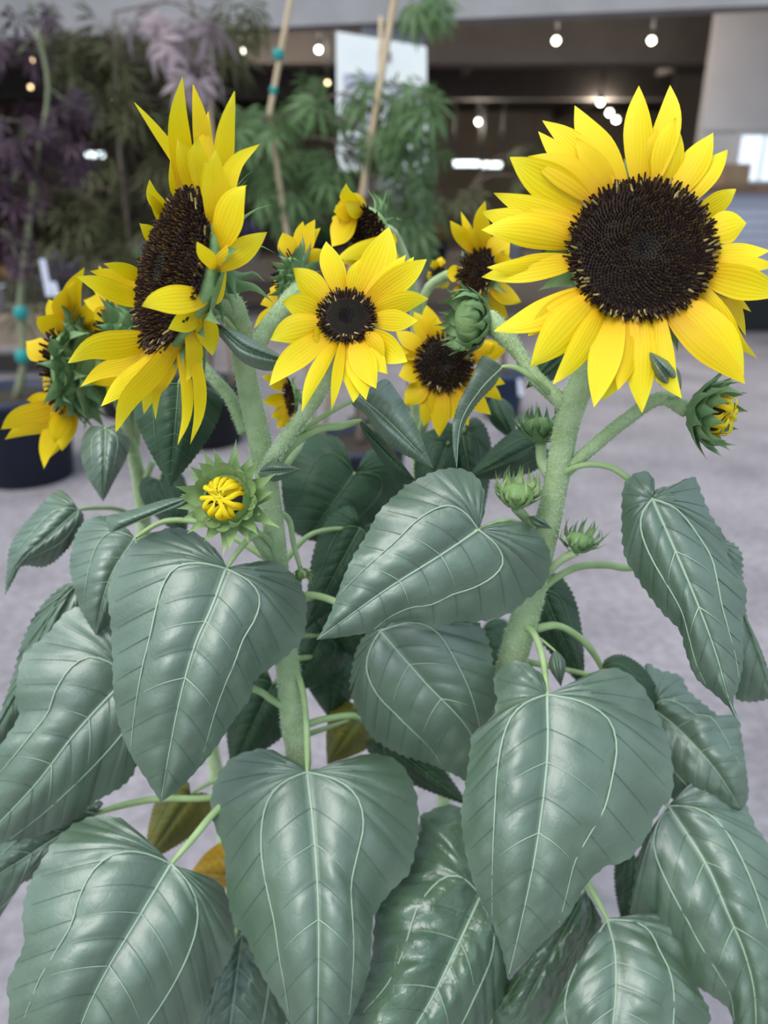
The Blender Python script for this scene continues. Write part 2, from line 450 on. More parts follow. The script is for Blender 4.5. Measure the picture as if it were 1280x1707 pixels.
def head(parent, cx, cy, Y, n_cam, R_px, petals, dome=.12, nfl=700, nbr=14, brl=.75, mat='petal', w=22, core=.2, cupd=.55,
         label=None, flat=True, disc=True, bmat='bract', brback=.15, ring=.16, shaggy=False):
    C = P(cx, cy, Y); nv_ = camvec(*n_cam); px = mpp(cy, Y); R = R_px * px; e1, e2 = basis(nv_)
    ho = lathe('flower_head', [(R * .22, -R * (cupd + .12)), (R * .30, -R * cupd), (R * .66, -R * cupd * .72), (R * .93, -R * .28), (R * 1.02, -R * .08), (R * .96, -R * .01)],
               C, nv_, M['calyx'], parent)
    if label: ho['label'] = label
    if disc: florets(ho, C, nv_, R, nfl, dome * R, core=core, ring=ring)
    for k, p in enumerate(petals):
        p = dict(zip(('x', 'y'), p[:2])) | (p[2] if len(p) > 2 else {})
        wd = p.get('w', w) * px; layer = (k % 3) * .0016
        if 'Y' in p: tip = P(p['x'], p['y'], Y + p['Y'])
        else:
            tip = plane_hit(p['x'], p['y'], C, nv_)
            tip = tip - nrm(ray(p['x'], p['y'])) * random.uniform(-.006, .010) * (R / .045)
        if 'b' in p:
            bse = plane_hit(*p['b'], C, nv_); dv = bse - C; 
            dv = e1 * np.dot(dv, e1) + e2 * np.dot(dv, e2); bse = C + nrm(dv) * R * .95
        else:
            dv = tip - C; dv = e1 * np.dot(dv, e1) + e2 * np.dot(dv, e2); bse = C + nrm(dv) * R * .93
        bse = bse - nv_ * (p.get('bk', .012) * R + layer)
        d = tip - bse; ln = np.linalg.norm(d)
        out = nrm(bse - C)
        view = nrm(C0 - (bse + tip) / 2)
        bow = p.get('bow', random.uniform(-.05, .05)); lift = p.get('lift', random.uniform(.02, .09))
        sd = nrm(np.cross(d, view)); 
        roll = p.get('roll', random.uniform(-22, 22)); ra = math.radians(roll)
        nn = nrm(np.cross(sd, d)); side = sd * math.cos(ra) + nn * math.sin(ra)
        c1 = bse + d * .33 + nrm(out) * ln * .05 + nv_ * ln * lift + sd * ln * bow * .9
        c2 = bse + d * .70 + nv_ * ln * lift * .8 + sd * ln * bow
        ribbon('petal', [bse, c1, c2, tip], wd, side, M[p.get('m', mat)], ho, cup=p.get('cup', random.uniform(-.12, .22)), ribs=.05,
               twist=math.radians(p.get('tw', random.uniform(-14, 14))), wav=.10)
    for k in range(nbr):
        a = 2 * math.pi * (k + random.uniform(-.25, .25)) / nbr; rad = e1 * math.cos(a) + e2 * math.sin(a)
        b = C + rad * R * .97 - nv_ * R * .20; L = R * brl * random.uniform(.75, 1.25)
        dr = nrm(rad - nv_ * (brback + random.uniform(-.25, .35)))
        tp = b + dr * L; bend = -nv_ * L * random.uniform(-.1, .25)
        ribbon('bract', [b - rad * R * .2 - nv_ * R * .12, b, b + dr * L * .5 + nv_ * L * .05, tp + bend], R * .20, np.cross(nv_, rad), M[bmat], ho, prof='bract', cup=.25, n=9, m=4)
    for k in range(nbr * 2 if shaggy else 0):
        a = 2 * math.pi * (k * .5 + random.uniform(-.3, .3)) / nbr; rad = e1 * math.cos(a) + e2 * math.sin(a); lo_ = k % 2
        b = C + rad * R * (.86 - .34 * lo_) - nv_ * R * cupd * (.50 + .36 * lo_); L = R * brl * random.uniform(.9, 1.5)
        dr = nrm(rad - nv_ * random.uniform(-.2, 1.0)); d2 = nrm(rad * random.uniform(-.3, 1) + nv_ * random.uniform(-.6, 1.0))
        ribbon('bract', [b - rad * R * .12 - nv_ * R * .05, b + dr * L * .25, b + dr * L * .6, b + dr * L * .75 + d2 * L * .45], R * .26, np.cross(nv_, rad), M[bmat], ho, prof='bract', cup=.35, n=9, m=4)
    neck = C - nv_ * R * (cupd + .10)
    return ho, neck, R
def bud(parent, cx, cy, Y, n_cam, R_px, opening=.0, petals=0, whorls=3, nb=10, bl=1.0, spread=.5, bmat='bract', label=None, bw=.36):
    C = P(cx, cy, Y); nv_ = camvec(*n_cam); R = R_px * mpp(cy, Y); e1, e2 = basis(nv_)
    top = .30 if petals else .42
    prof = [(R * .16, -R * .95), (R * .28, -R * .82), (R * .70, -R * .55), (R * .90, -R * .1), (R * (.66 if petals else .82), R * (.12 if petals else .25)), (R * .45, R * (top)), (R * .05, R * (top + .08))]
    bo = lathe('flower_bud', prof, C, nv_, M['calyx'], parent, ns=18)
    if label: bo['label'] = label
    for wq in range(whorls):
        q = wq / max(1, whorls - 1)              # 0 outer, 1 inner
        for k in range(nb):
            a = 2 * math.pi * (k + .5 * (wq % 2) + random.uniform(-.2, .2)) / nb; rad = e1 * math.cos(a) + e2 * math.sin(a)
            sp = spread * (1 - .75 * q) + random.uniform(-.12, .12)
            b = C + rad * R * (.78 + .1 * q) - nv_ * R * (.50 - .45 * q)
            if petals and q == 1: sp = random.uniform(-.30, .15); b = b + rad * R * .02 + nv_ * R * .08
            L = R * bl * random.uniform(.8, 1.25) * (1 - .15 * q)
            d1 = nrm(rad * (.55 + sp) + nv_ * (.75 - sp * .4)); d2 = nrm(rad * (sp * 1.6 - (.15 if petals else .60) * q) + nv_ * (1.0 - sp))
            tp = b + d1 * L * .55 + d2 * L * .6
            ribbon('bract', [b - rad * R * .12 - nv_ * R * .15, b + d1 * L * .12, b + d1 * L * .5, tp], R * bw, np.cross(nv_, rad), M[bmat], bo, prof='bract', cup=.35, n=9, m=4)
    if petals:
        lathe('disc_core', [(R * .66, R * .02), (R * .6, R * .30), (R * .35, R * .42), (R * .02, R * .45)], C, nv_, M['floret_dark'], bo, ns=16)
        for k in range(int(petals * 1.7)):
            a = 2 * math.pi * (k / 1.7 + random.uniform(-.6, .6)) / petals; rad = e1 * math.cos(a) + e2 * math.sin(a); tg = np.cross(nv_, rad)
            b = C + rad * R * .74 + nv_ * R * .08; L = random.uniform(.35, 1.25); hz = .48 + .22 * (k % 2)
            ribbon('petal', [b, b + nv_ * R * (hz - .12) - rad * R * .10, C + rad * R * (.55 - L * .4) + nv_ * R * hz + tg * R * random.uniform(-.12, .12),
                             C + rad * R * (.62 - L * .72) + nv_ * R * (hz + random.uniform(-.06, .16)) + tg * R * random.uniform(-.25, .25)],
                   R * random.uniform(.07, .12), tg, M['petal'], bo, cup=.5, n=9, m=4)
    return bo, C - nv_ * R * .9, R
M['floret_dark'] = plain('unopened_disc', (.018, .010, .010), (.03, .018, .012), rough=.6, scale=200)


# ================================================================== the place: paved forecourt and open shop hall
def box_data(lo, hi):
    x0, y0, z0 = lo; x1, y1, z1 = hi
    v = [(x0, y0, z0), (x1, y0, z0), (x1, y1, z0), (x0, y1, z0), (x0, y0, z1), (x1, y0, z1), (x1, y1, z1), (x0, y1, z1)]
    f = [(0, 3, 2, 1), (4, 5, 6, 7), (0, 1, 5, 4), (1, 2, 6, 5), (2, 3, 7, 6), (3, 0, 4, 7)]
    return v, f
def box(name, lo, hi, mat, parent=None, rot=None):
    v, f = box_data(lo, hi)
    if rot:
        (cx, cy), a = rot; ca, sa = math.cos(a), math.sin(a)
        v = [(cx + (x - cx) * ca - (y - cy) * sa, cy + (x - cx) * sa + (y - cy) * ca, z) for x, y, z in v]
    return mesh_obj(name, v, f, M[mat] if isinstance(mat, str) else mat, parent, smooth=False)
def struct(o): o['kind'] = 'structure'; return o

M['concrete'] = plain('concrete_floor', (.195, .172, .182), (.310, .276, .290), rough=.75, scale=2.2, spec=.25, bump=.25, bscale=60)
def concrete_detail():
    m = M['concrete']; n = m.node_tree.nodes; l = m.node_tree.links; b = n['Principled BSDF']
    t = n.new('ShaderNodeTexCoord'); x = n.new('ShaderNodeTexNoise'); x.inputs['Scale'].default_value = 28; x.inputs['Detail'].default_value = 8
    mr = n.new('ShaderNodeMapRange'); mr.inputs[1].default_value = .35; mr.inputs[2].default_value = .65; mr.inputs[3].default_value = .82; mr.inputs[4].default_value = 1.1
    l.new(t.outputs['Object'], x.inputs['Vector']); l.new(x.outputs['Fac'], mr.inputs[0])
    src = b.inputs['Base Color'].links[0].from_socket
    mx = n.new('ShaderNodeMix'); mx.data_type = 'RGBA'; mx.blend_type = 'MULTIPLY'; mx.inputs['Factor'].default_value = 1
    l.new(src, mx.inputs['A']); l.new(mr.outputs[0], mx.inputs['B']); l.new(mx.outputs['Result'], b.inputs['Base Color'])
concrete_detail()
M['ceiling'] = plain('dark_ceiling', (.050, .042, .036), (.075, .064, .056), rough=.9, scale=3)
M['beam'] = plain('brown_beam', (.12, .105, .095), (.15, .13, .12), rough=.8, scale=4)
M['lintel'] = plain('grey_fascia', (.23, .215, .215), (.29, .275, .275), rough=.75, scale=3)
M['post'] = plain('grey_post', (.20, .19, .20), (.25, .24, .25), rough=.7, scale=4)
M['backwall'] = plain('taupe_wall', (.13, .112, .095), (.18, .155, .13), rough=.9, scale=1.2)
M['sidewall'] = plain('hall_side_wall', (.06, .052, .046), (.085, .074, .065), rough=.9, scale=1.5)
M['white'] = plain('white_panel', (.74, .71, .72), (.80, .77, .78), rough=.7, scale=3)
M['lav'] = plain('pale_counter_panel', (.46, .46, .55), (.54, .54, .63), rough=.6, scale=4)
M['wood'] = plain('counter_wood', (.16, .085, .05), (.24, .14, .085), rough=.5, scale=9)
M['pine'] = plain('pale_wood', (.36, .24, .14), (.45, .31, .19), rough=.6, scale=9)
M['crate'] = plain('brown_bench', (.17, .13, .095), (.23, .18, .13), rough=.8, scale=6)
M['black'] = plain('black_metal', (.012, .012, .012), rough=.5)
M['bulb'] = emit('lamp_glow', (1.0, .93, .78), 9)
M['bulb_warm'] = emit('warm_lamp_glow', (1.0, .72, .38), 4)
M['tubelamp'] = emit('cool_tube_glow', (.82, .97, 1.0), 2.6)
M['windowglow'] = emit('daylit_window', (.80, .90, 1.0), .85)
M['poster'] = plain('poster_paper', (.66, .67, .65), (.74, .75, .73), rough=.6, scale=5)
M['ink1'] = plain('poster_print_violet', (.34, .31, .42), (.52, .50, .60), rough=.6, scale=40)
M['ink2'] = plain('poster_print_blue', (.22, .26, .46), rough=.6)
M['ink3'] = plain('poster_print_dark', (.10, .09, .11), (.24, .22, .25), rough=.6, scale=30)

struct(box('floor', (-14, -9, -.06), (14, 26, 0), 'concrete'))
struct(box('ceiling', (-9.2, 6.9, 3.55), (9.2, 25.2, 3.7), 'ceiling'))
struct(box('wall_back', (-9.2, 25, 0), (9.2, 25.2, 3.6), 'backwall'))
struct(box('wall_left', (-9.2, 7.6, 0), (-9.0, 25.1, 3.6), 'sidewall'))
struct(box('wall_right', (9.0, 5.6, 0), (9.2, 25.1, 3.6), 'sidewall'))
# fascia over the opening, running slightly askew
a = P(0, 62, 7.3); b = P(1280, 4, 6.05)
dirx = nrm((b[0] - a[0], b[1] - a[1], 0)); prp = np.array((-dirx[1], dirx[0], 0))
e0 = a - dirx * 5.2; e1_ = b + dirx * 5.6
def slab(name, p, q, z0, z1, th, mat):
    v = [];
    for z in (z0, z1):
        for s in (p, q, q + prp * th, p + prp * th): v.append((s[0], s[1], z))
    f = [(0, 3, 2, 1), (4, 5, 6, 7), (0, 1, 5, 4), (1, 2, 6, 5), (2, 3, 7, 6), (3, 0, 4, 7)]
    return struct(mesh_obj(name, v, f, M[mat], smooth=False))
slab('trim_1', e0, e1_, 2.52, 3.75, .22, 'lintel')
# grey post carrying the fascia
pc = P(655, 120, 6.75); struct(box('trim_2', (pc[0] - .24, pc[1] - .05, 0), (pc[0] + .24, pc[1] + .33, 2.6), 'post'))
# beams below the ceiling
z = P(900, 106, 10.6)[2]; struct(box('trim_3', (-9, 10.6, z), (9, 11.0, 3.56), 'beam'))
z = P(900, 60, 8.3)[2]
struct(box('trim_4', (-9, 15.8, 2.95), (9, 16.1, 3.56), 'beam'))
for k, x in enumerate((-5.6, -2.2, 1.35, 4.9)):
    struct(box('trim_%d' % (5 + k), (x, 7.4 if x < 0 else 6.9, 3.32), (x + .16, 25, 3.56), 'beam'))
# pale partition of the sales office, right
q = P(1178, 160, 9.6); zt = P(1178, 108, 9.6)[2]
wp = struct(box('wall_partition', (q[0], 9.6, 0), (8.9, 9.75, 3.5), 'white'))
rail = P(1200, 213, 9.58)
struct(box('trim_9', (q[0], 9.56, rail[2] - .03), (8.9, 9.6, rail[2] + .02), 'white'))
wA = P(1236, 226, 9.55); wB = P(1300, 301, 9.55)
wn = struct(box('window_1', (wA[0], 9.55, wB[2]), (wB[0], 9.59, wA[2]), 'windowglow'))
fr = []
for (x0, x1, z0, z1) in ((wA[0] - .04, wA[0], wB[2] - .04, wA[2] + .04), (wB[0], wB[0] + .04, wB[2] - .04, wA[2] + .04),
                         (wA[0], wB[0], wA[2], wA[2] + .04), (wA[0], wB[0], wB[2] - .04, wB[2]),
                         ((wA[0] + wB[0]) / 2 - .012, (wA[0] + wB[0]) / 2 + .012, wB[2], wA[2])):
    box('window_frame', (x0, 9.53, z0), (x1, 9.6, z1), 'white', wn)
# brown recess wall left of the partition
struct(box('wall_recess', (P(1122, 160, 12)[0], 12.0, 0), (P(1186, 160, 12)[0], 12.12, 3.5), 'backwall'))

# service counter
cA = P(1183, 316, 8.2); cB = P(1183, 470, 8.2)
sc_ = empty('service_counter', (cA[0] + 1.2, 8.5, 0), 'pale lavender service counter with brown wooden top before the white partition', 'counter')
box('body', (cA[0], 8.25, .10), (cA[0] + 3, 8.95, 1.36), 'lav', sc_)
for k in range(9):
    box('panel_board', (cA[0] + .01, 8.228, cB[2] + .01 + k * .088), (cA[0] + 2.99, 8.25, cB[2] + .088 + k * .088), 'lav', sc_)
box('counter_top', (cA[0] - .06, 8.14, 1.36), (cA[0] + 3.05, 9.0, 1.43), 'wood', sc_)
box('kick_plate', (cA[0] + .02, 8.235, 0), (cA[0] + 2.98, 8.9, cB[2]), 'black', sc_)
bA = P(1213, 272, 8.5); 
bx_ = box('wooden_crate', (bA[0] - .06, 8.4, 1.43), (bA[0] + .20, 8.62, 1.63), 'pine')
bx_['label'] = 'small pale wooden crate on the counter top'; bx_['category'] = 'crate'

# poster on a board in front of the post
A = P(560, 52, 4.6); B = P(712, 282, 4.6)
po = empty('banner', (A[0] + .3, 4.62, 0), 'white banner board with blurred violet print, held on a metal stand behind the maples', 'banner')
def board():
    p = [P(560, 52, 4.6), P(711, 78, 4.6), P(712, 290, 4.6), P(562, 284, 4.6)]
    v = [tuple(x) for x in p] + [(x[0], x[1] + .02, x[2]) for x in p]
    f = [(3, 2, 1, 0), (4, 5, 6, 7), (0, 1, 5, 4), (1, 2, 6, 5), (2, 3, 7, 6), (3, 0, 4, 7)]
    return mesh_obj('board', v, f, M['poster'], po, smooth=False)
board()
for (x0, y0, x1, y1, mt) in ((572, 122, 640, 150, 'ink1'), (650, 142, 704, 190, 'ink1'), (572, 160, 630, 176, 'ink1'), (640, 200, 700, 216, 'ink3'),
                             (676, 188, 690, 202, 'ink2'), (570, 190, 625, 212, 'ink1'), (630, 86, 652, 102, 'ink3'), (572, 226, 700, 240, 'ink1'), (576, 250, 690, 268, 'ink3')):
    p0 = P(x0, y0, 4.597); p1 = P(x1, y1, 4.597)
    box('print', (p0[0], 4.594, p1[2]), (p1[0], 4.5995, p0[2]), mt, po)
for x in (A[0] + .08, B[0] - .08): box('stand_leg', (x - .012, 4.622, 0), (x + .012, 4.646, P(0, 70, 4.6)[2] - .05), 'black', po)
box('stand_foot', (A[0] + .02, 4.45, 0), (B[0] - .02, 4.8, .025), 'black', po)

# ceiling lamps
def spot(x, y, zl, r, lab, warm=False, grp='ceiling spotlights in the shop hall', ztop=3.56, lamp=0):
    c = PZ(x, y, zl) if PZ(x, y, zl)[1] > 0 else P(x, y, 12)
    if c[1] > 24.3 or c[1] < 6.9: c = P(x, y, 20.5)
    e = empty('string_bulb' if warm else 'spotlight', (c[0], c[1], ztop), lab, 'light', grp)
    s = r * c[1] / 10
    lathe('bulb', [(.02 * s, -.95 * s), (.62 * s, -.72 * s), (s, -.1 * s), (.8 * s, .5 * s), (.35 * s, .8 * s)], c, (0, 0, 1), M['bulb_warm' if warm else 'bulb'], e, ns=14)
    if lamp:
        ld = bpy.data.lights.new('spot_light', 'POINT'); ld.energy = lamp; ld.color = (1, .9, .75); ld.shadow_soft_size = .08
        lo_ = bpy.data.objects.new('spot_light', ld); COL.objects.link(lo_); lo_.parent = e; lo_.location = (0, 0, c[2] - s * 1.5 - ztop)
    lathe('housing', [(.42 * s, .75 * s), (.72 * s, 1.0 * s), (.72 * s, 2.2 * s), (.3 * s, 2.5 * s)], c, (0, 0, 1), M['black'], e, ns=12)
    v, f = tube_data(np.array([c + (0, 0, 2.4 * s), (c[0], c[1], ztop)]), [.018, .018], ns=6)
    mesh_obj('drop_rod', v, f, M['black'], e)
for (x, y, zl, r, q) in ((927, 67, 2.74, .036, 0), (1086, 67, 2.74, .036, 0), (403, 86, 2.80, .032, 1), (531, 82, 2.80, .032, 1),
                         (1001, 170, 2.9, .030, 2), (1016, 187, 2.9, .030, 2), (1027, 199, 2.9, .030, 2), (797, 202, 2.7, .026, 3)):
    spot(x, y, zl, r, ('white ceiling spotlight of the pair in front of the brown beam', 'white ceiling spotlight of the pair behind the tall bamboo cane',
                       'white ceiling spotlight in the row of three beside the largest sunflower', 'single small spotlight between banner and largest sunflower')[q],
         grp=('spotlights before the brown beam', 'spotlights behind the bamboo cane', 'row of three spotlights', 'single spotlight')[q], lamp=22 if q < 2 else 90)
for (x, y, zl, r) in ((56, 100, 2.6, .022), (51, 145, 2.5, .022), (188, 174, 2.4, .022), (546, 138, 2.5, .022), (705, 203, 2.3, .022)):
    spot(x, y, zl, r, 'small warm string bulb hanging from the dark ceiling', True, 'warm bulbs among the maples')
# cool tube lamps over the far displays
for k, (x0, x1, y) in enumerate(((755, 799, 273), (804, 835, 275), (144, 173, 258))):
    p0 = P(x0, y, 17.5); p1 = P(x1, y, 17.5)
    e = empty('tube_lamp', (p0[0], 17.5, 3.56), ('long cool white tube lamp over the far display', 'short cool white tube lamp beside the longer one', 'cool white tube lamp behind the purple maple')[k], 'light')
    v, f = tube_data(np.array([p0, p1]), [.05, .05], ns=8); mesh_obj('tube', v, f, M['tubelamp'], e)
    for p in (p0, p1):
        v, f = tube_data(np.array([p, (p[0], p[1], 3.56)]), [.02, .02], ns=6); mesh_obj('drop_rod', v, f, M['black'], e)

# ------------------------------------------------------------------ display benches with plants
M['sh_green'] = leafy('display_foliage', (.055, .11, .035), (.10, .17, .06), rough=.6, spec=.2, net=False)
M['sh_dark'] = leafy('display_foliage_dark', (.02, .035, .016), (.04, .06, .03), rough=.6, spec=.2, net=False)
M['sh_violet'] = leafy('display_foliage_violet', (.10, .08, .16), (.16, .13, .24), rough=.6, spec=.2, net=False)
M['sh_rust'] = leafy('display_foliage_rust', (.22, .11, .045), (.30, .16, .07), rough=.6, spec=.2, net=False)
M['cloth'] = plain('pale_pot', (.55, .56, .66), (.66, .68, .78), rough=.5, scale=5)
def bench(name, lab, x0, x1, y0, y1, h, mat='crate'):
    e = empty(name, ((x0 + x1) / 2, (y0 + y1) / 2, 0), lab, 'bench')
    n = 5; dy = (y1 - y0) / n
    for k in range(n): box('slat', (x0, y0 + k * dy + .01, h - .05), (x1, y0 + (k + 1) * dy - .01, h), mat, e)
    for x in (x0 + .04, x1 - .12):
        for y in (y0 + .03, y1 - .11): box('leg', (x, y, 0), (x + .08, y + .08, h - .04), mat, e)
    box('apron', (x0 + .02, y0 + .015, h - .20), (x1 - .02, y0 + .04, h - .045), mat, e)
    return e
def tuft(e, c, r, h, mat, n=46, name='foliage'):
    v = []; f = []
    for k in range(n):
        a = random.uniform(0, 6.28); el = random.uniform(.1, 1.4); L = random.uniform(.5, 1.0)
        d = np.array((math.cos(a) * math.cos(el) * r, math.sin(a) * math.cos(el) * r, math.sin(el) * h)) * L
        s = nrm(np.cross(d, (0.2, .1, 1))) * r * .16; b = np.asarray(c) + d * .12; m = len(v)
        v += [b, b + d * .5 + s, b + d + np.array((0, 0, -.12 * r)), b + d * .5 - s]; f.append((m, m + 1, m + 2, m + 3))
    o = mesh_obj(name, v, f, M[mat], e, smooth=False); o['kind'] = 'stuff'
def small_pot(x, y, z, r, h, mat, fmat, lab, grp):
    e = empty('potted_plant', (x, y, z), lab, 'plant', grp)
    lathe('pot', [(r * .72, 0), (r * .95, h * .86), (r * 1.05, h * .86), (r * 1.05, h), (r * .9, h), (r * .86, h * .9)], (x, y, z), (0, 0, 1), M[mat], e, ns=14)
    tuft(e, (x, y, z + h * .88), r * 2.1, r * 2.6, fmat)
bench('display_bench', 'brown slatted display bench with rows of potted plants', -3.6, 3.4, 9.3, 10.3, .62)
kinds = [('sh_green', 'green'), ('sh_violet', 'violet'), ('sh_rust', 'rust'), ('sh_dark', 'dark green')]
for k in range(16):
    x = -3.4 + k * .45; fm, nm = kinds[(k * 7 + k // 3) % 4]
    small_pot(x, 9.62 + .12 * (k % 2), .62, .13, .2, 'cloth' if k % 3 else 'pot_navy', fm, 'small %s plant in a %s pot on the brown display bench' % (nm, 'pale' if k % 3 else 'navy'), '%s plants on the display bench' % nm)
bench('display_bench', 'low brown slatted bench behind the purple maple', -4.6, -1.7, 6.0, 6.9, .46)
for k in range(5):
    x = -4.35 + k * .58; fm, nm = kinds[(k * 3) % 4]
    small_pot(x, 6.4, .46, .14, .22, 'pot_navy' if k % 2 else 'cloth', fm, 'small %s plant in a %s pot on the low bench' % (nm, 'navy' if k % 2 else 'pale'), '%s plants on the low bench' % nm)

# ------------------------------------------------------------------ potted maples
M['bark'] = plain('maple_bark', (.10, .075, .06), (.16, .12, .09), rough=.85, scale=30)
M['bark_green'] = plain('young_green_bark', (.16, .18, .10), (.22, .23, .13), rough=.7, scale=20)
M['bamboo'] = plain('bamboo_cane', (.46, .34, .21), (.56, .43, .28), rough=.55, scale=12)
M['tie'] = plain('teal_tie', (.02, .24, .22), rough=.5)
M['tag'] = plain('white_tag', (.62, .62, .72), rough=.5)
M['mp_purple'] = leafy('maple_leaf_purple', (.035, .016, .027), (.070, .032, .050), rough=.55, spec=.3, net=False, trans=.15)
M['mp_mauve'] = leafy('maple_leaf_mauve', (.24, .17, .19), (.32, .25, .26), rough=.55, spec=.3, net=False, trans=.2)
M['mp_green'] = leafy('maple_leaf_green', (.075, .135, .045), (.125, .20, .08), rough=.55, spec=.25, net=False, trans=.25)
M['mp_olive'] = leafy('maple_leaf_olive', (.055, .06, .024), (.10, .10, .045), rough=.6, spec=.2, net=False, trans=.2)
def palmate(name, lobes, wid, cut, droop):
    v = [(0, 0, 0)]; f = []
    for k in range(lobes):
        q = k / (lobes - 1) * 2 - 1; a = q * 2.05; L = 1 - .45 * abs(q) ** 1.5
        d = np.array((math.sin(a), math.cos(a), 0)); s = np.array((d[1], -d[0], 0))
        m = len(v)
        for (u, wv) in ((.30, .4), (.58, 1.0), (.8, .6)):
            for sg in (1, -1): v.append(tuple(d * L * u + s * sg * wid * wv * L + np.array((0, 0, -droop * (L * u) ** 2 + (.03 if sg > 0 else 0)))))
        v.append(tuple(d * L + np.array((0, 0, -droop * L * L))))
        f += [(0, m, m + 1), (m, m + 2, m + 3, m + 1), (m + 2, m + 4, m + 5, m + 3), (m + 4, m + 6, m + 5)]
    me = bpy.data.meshes.new(name); me.from_pydata(v, [], f); me.update(); return me
def maple(name, lab, px, py, Y, trunk, leaves, lmat, pr, ph, pmat='pot_navy', bark='bark', lobes=7, wid=.13, droop=.35, lsz=.09, stakes=(), ties=(), tags=(), seed=1):
    """trunk: (x px, y px, dY); leaves: (x, y, rx, ry, n, dY)"""
    rs = random.Random(seed)
    bse = P(px, py, Y); bse[2] = 0; Y = float(bse[1])
    e = empty(name, tuple(bse), lab, 'tree')
    po_ = lathe('pot', [(pr * .80, 0), (pr * .95, ph * .90), (pr * 1.03, ph * .90), (pr * 1.04, ph), (pr * .96, ph), (pr * .92, ph * .88)], bse, (0, 0, 1), M[pmat], e, ns=32)
    lathe('soil', [(pr * .93, ph * .84), (pr * .92, ph * .90), (pr * .4, ph * .92), (.01, ph * .92)], bse, (0, 0, 1), M['soil'], po_, ns=24)
    tp = [np.array((bse[0], bse[1], ph * .88))] + [P(x, y, Y + d) for x, y, d in trunk]
    rr = np.linspace(.020, .007, len(tp)); q = np.hstack([np.array(tp), rr[:, None]]); c4 = cr(q, 30)
    v, f = tube_data(c4[:, :3], c4[:, 3], ns=8); mesh_obj('trunk', v, f, M[bark], e)
    me3 = [palmate(name + '_leaf', lobes, wid * rs.uniform(.8, 1.2), .3, droop * rs.uniform(.7, 1.3)) for _ in range(3)]
    for m_ in me3: m_.materials.append(M[lmat])
    for (x, y, rx, ry, n, dY) in leaves:
        cpt = P(x, y, Y + dY); j = int(np.argmin(np.linalg.norm(c4[:, :3] - cpt, axis=1) + (c4[:, 2] > cpt[2] + .05) * .3)); s = c4[j, :3]
        md = (s + cpt) / 2 + np.array((rs.uniform(-.05, .05), rs.uniform(-.05, .05), .06))
        c = cr([s, md, cpt], 10); v, f = tube_data(c, np.linspace(.006, .003, 10), ns=6); mesh_obj('branch', v, f, M[bark], e)
        for k in range(n):
            a = rs.uniform(0, 6.28); rr_ = math.sqrt(rs.random()); d = rs.uniform(-.14, .14)
            lp = P(x + rx * rr_ * math.cos(a), y + ry * rr_ * math.sin(a), Y + dY + d)
            o = bpy.data.objects.new('leaf', me3[rs.randrange(3)]); COL.objects.link(o); o.parent = e
            o.location = Vector(lp) - e.location
            out = math.atan2(lp[1] - cpt[1], lp[0] - cpt[0]) - math.pi / 2
            o.rotation_euler = (rs.uniform(-1.35, -.45), rs.uniform(-.5, .5), out + rs.uniform(-1.0, 1.0))
            sz = lsz * rs.uniform(.75, 1.3); o.scale = (sz, sz, sz)
            if rs.random() < .5:
                c = cr([cpt, (cpt + lp) / 2 + np.array((0, 0, .02)), lp], 6); v, f = tube_data(c, [.0018] * 6, ns=4, cap=False); mesh_obj('twig', v, f, M[bark], e)
    for (x0, y0, x1, y1, r, dY) in stakes:
        t = P(x0, y0, Y + dY); u = P(x1, y1, Y + dY); k = (ph * .8 - t[2]) / (u[2] - t[2]); bt = t + (u - t) * k
        bt = np.array((max(bse[0] - pr * .8, min(bse[0] + pr * .8, bt[0])), bse[1] + max(-pr * .7, min(pr * .7, dY)), ph * .8))
        up = t + (t - u) * .3 if y0 <= 2 else t
        cc = np.array([bt, u, t, up] if y0 <= 2 else [bt, u, t]); v, f = tube_data(cc, [r] * len(cc), ns=8); mesh_obj('stake', v, f, M['bamboo'], e)
    for (x, y, r, dY) in ties:
        lathe('tie', [(r * .9, -r), (r * 1.15, -r * .6), (r * 1.15, r * .6), (r * .9, r)], P(x, y, Y + dY), (0.05, 0, 1), M['tie'], e, ns=10)
    for (x0, y0, x1, y1, dY) in tags:
        p0 = P(x0, y0, Y + dY); p1 = P(x1, y1, Y + dY); s = np.array((.014, 0, 0)); t = np.array((0, .002, 0))
        v = [p0 - s, p0 + s, p1 + s, p1 - s, p0 - s + t, p0 + s + t, p1 + s + t, p1 - s + t]
        mesh_obj('tag', v, [(0, 1, 2, 3), (7, 6, 5, 4), (0, 4, 5, 1), (1, 5, 6, 2), (2, 6, 7, 3), (3, 7, 4, 0)], M['tag'], e, smooth=False)
    return e
maple('purple_maple', 'purple-leaved maple with drooping dark foliage in a large navy pot', 46, 775, 3.75,
      [(40, 600, 0), (34, 500, 0), (45, 400, 0), (60, 280, 0), (80, 150, 0), (60, 40, 0)],
      [(50, 220, 60, 50, 30, 0), (25, 300, 50, 60, 26, -.1), (120, 180, 34, 30, 12, .1), (15, 400, 40, 50, 12, 0), (30, 90, 40, 40, 8, .1), (100, 250, 40, 50, 12, .1), (50, 25, 40, 20, 7, 0)],
      'mp_purple', .27, .45, bark='bark_green', lsz=.105, wid=.10, seed=3, ties=[(35, 521, .028, -.02), (38, 594, .030, -.02)], tags=[(70, 432, 82, 494, -.1), (88, 470, 95, 496, -.1)])
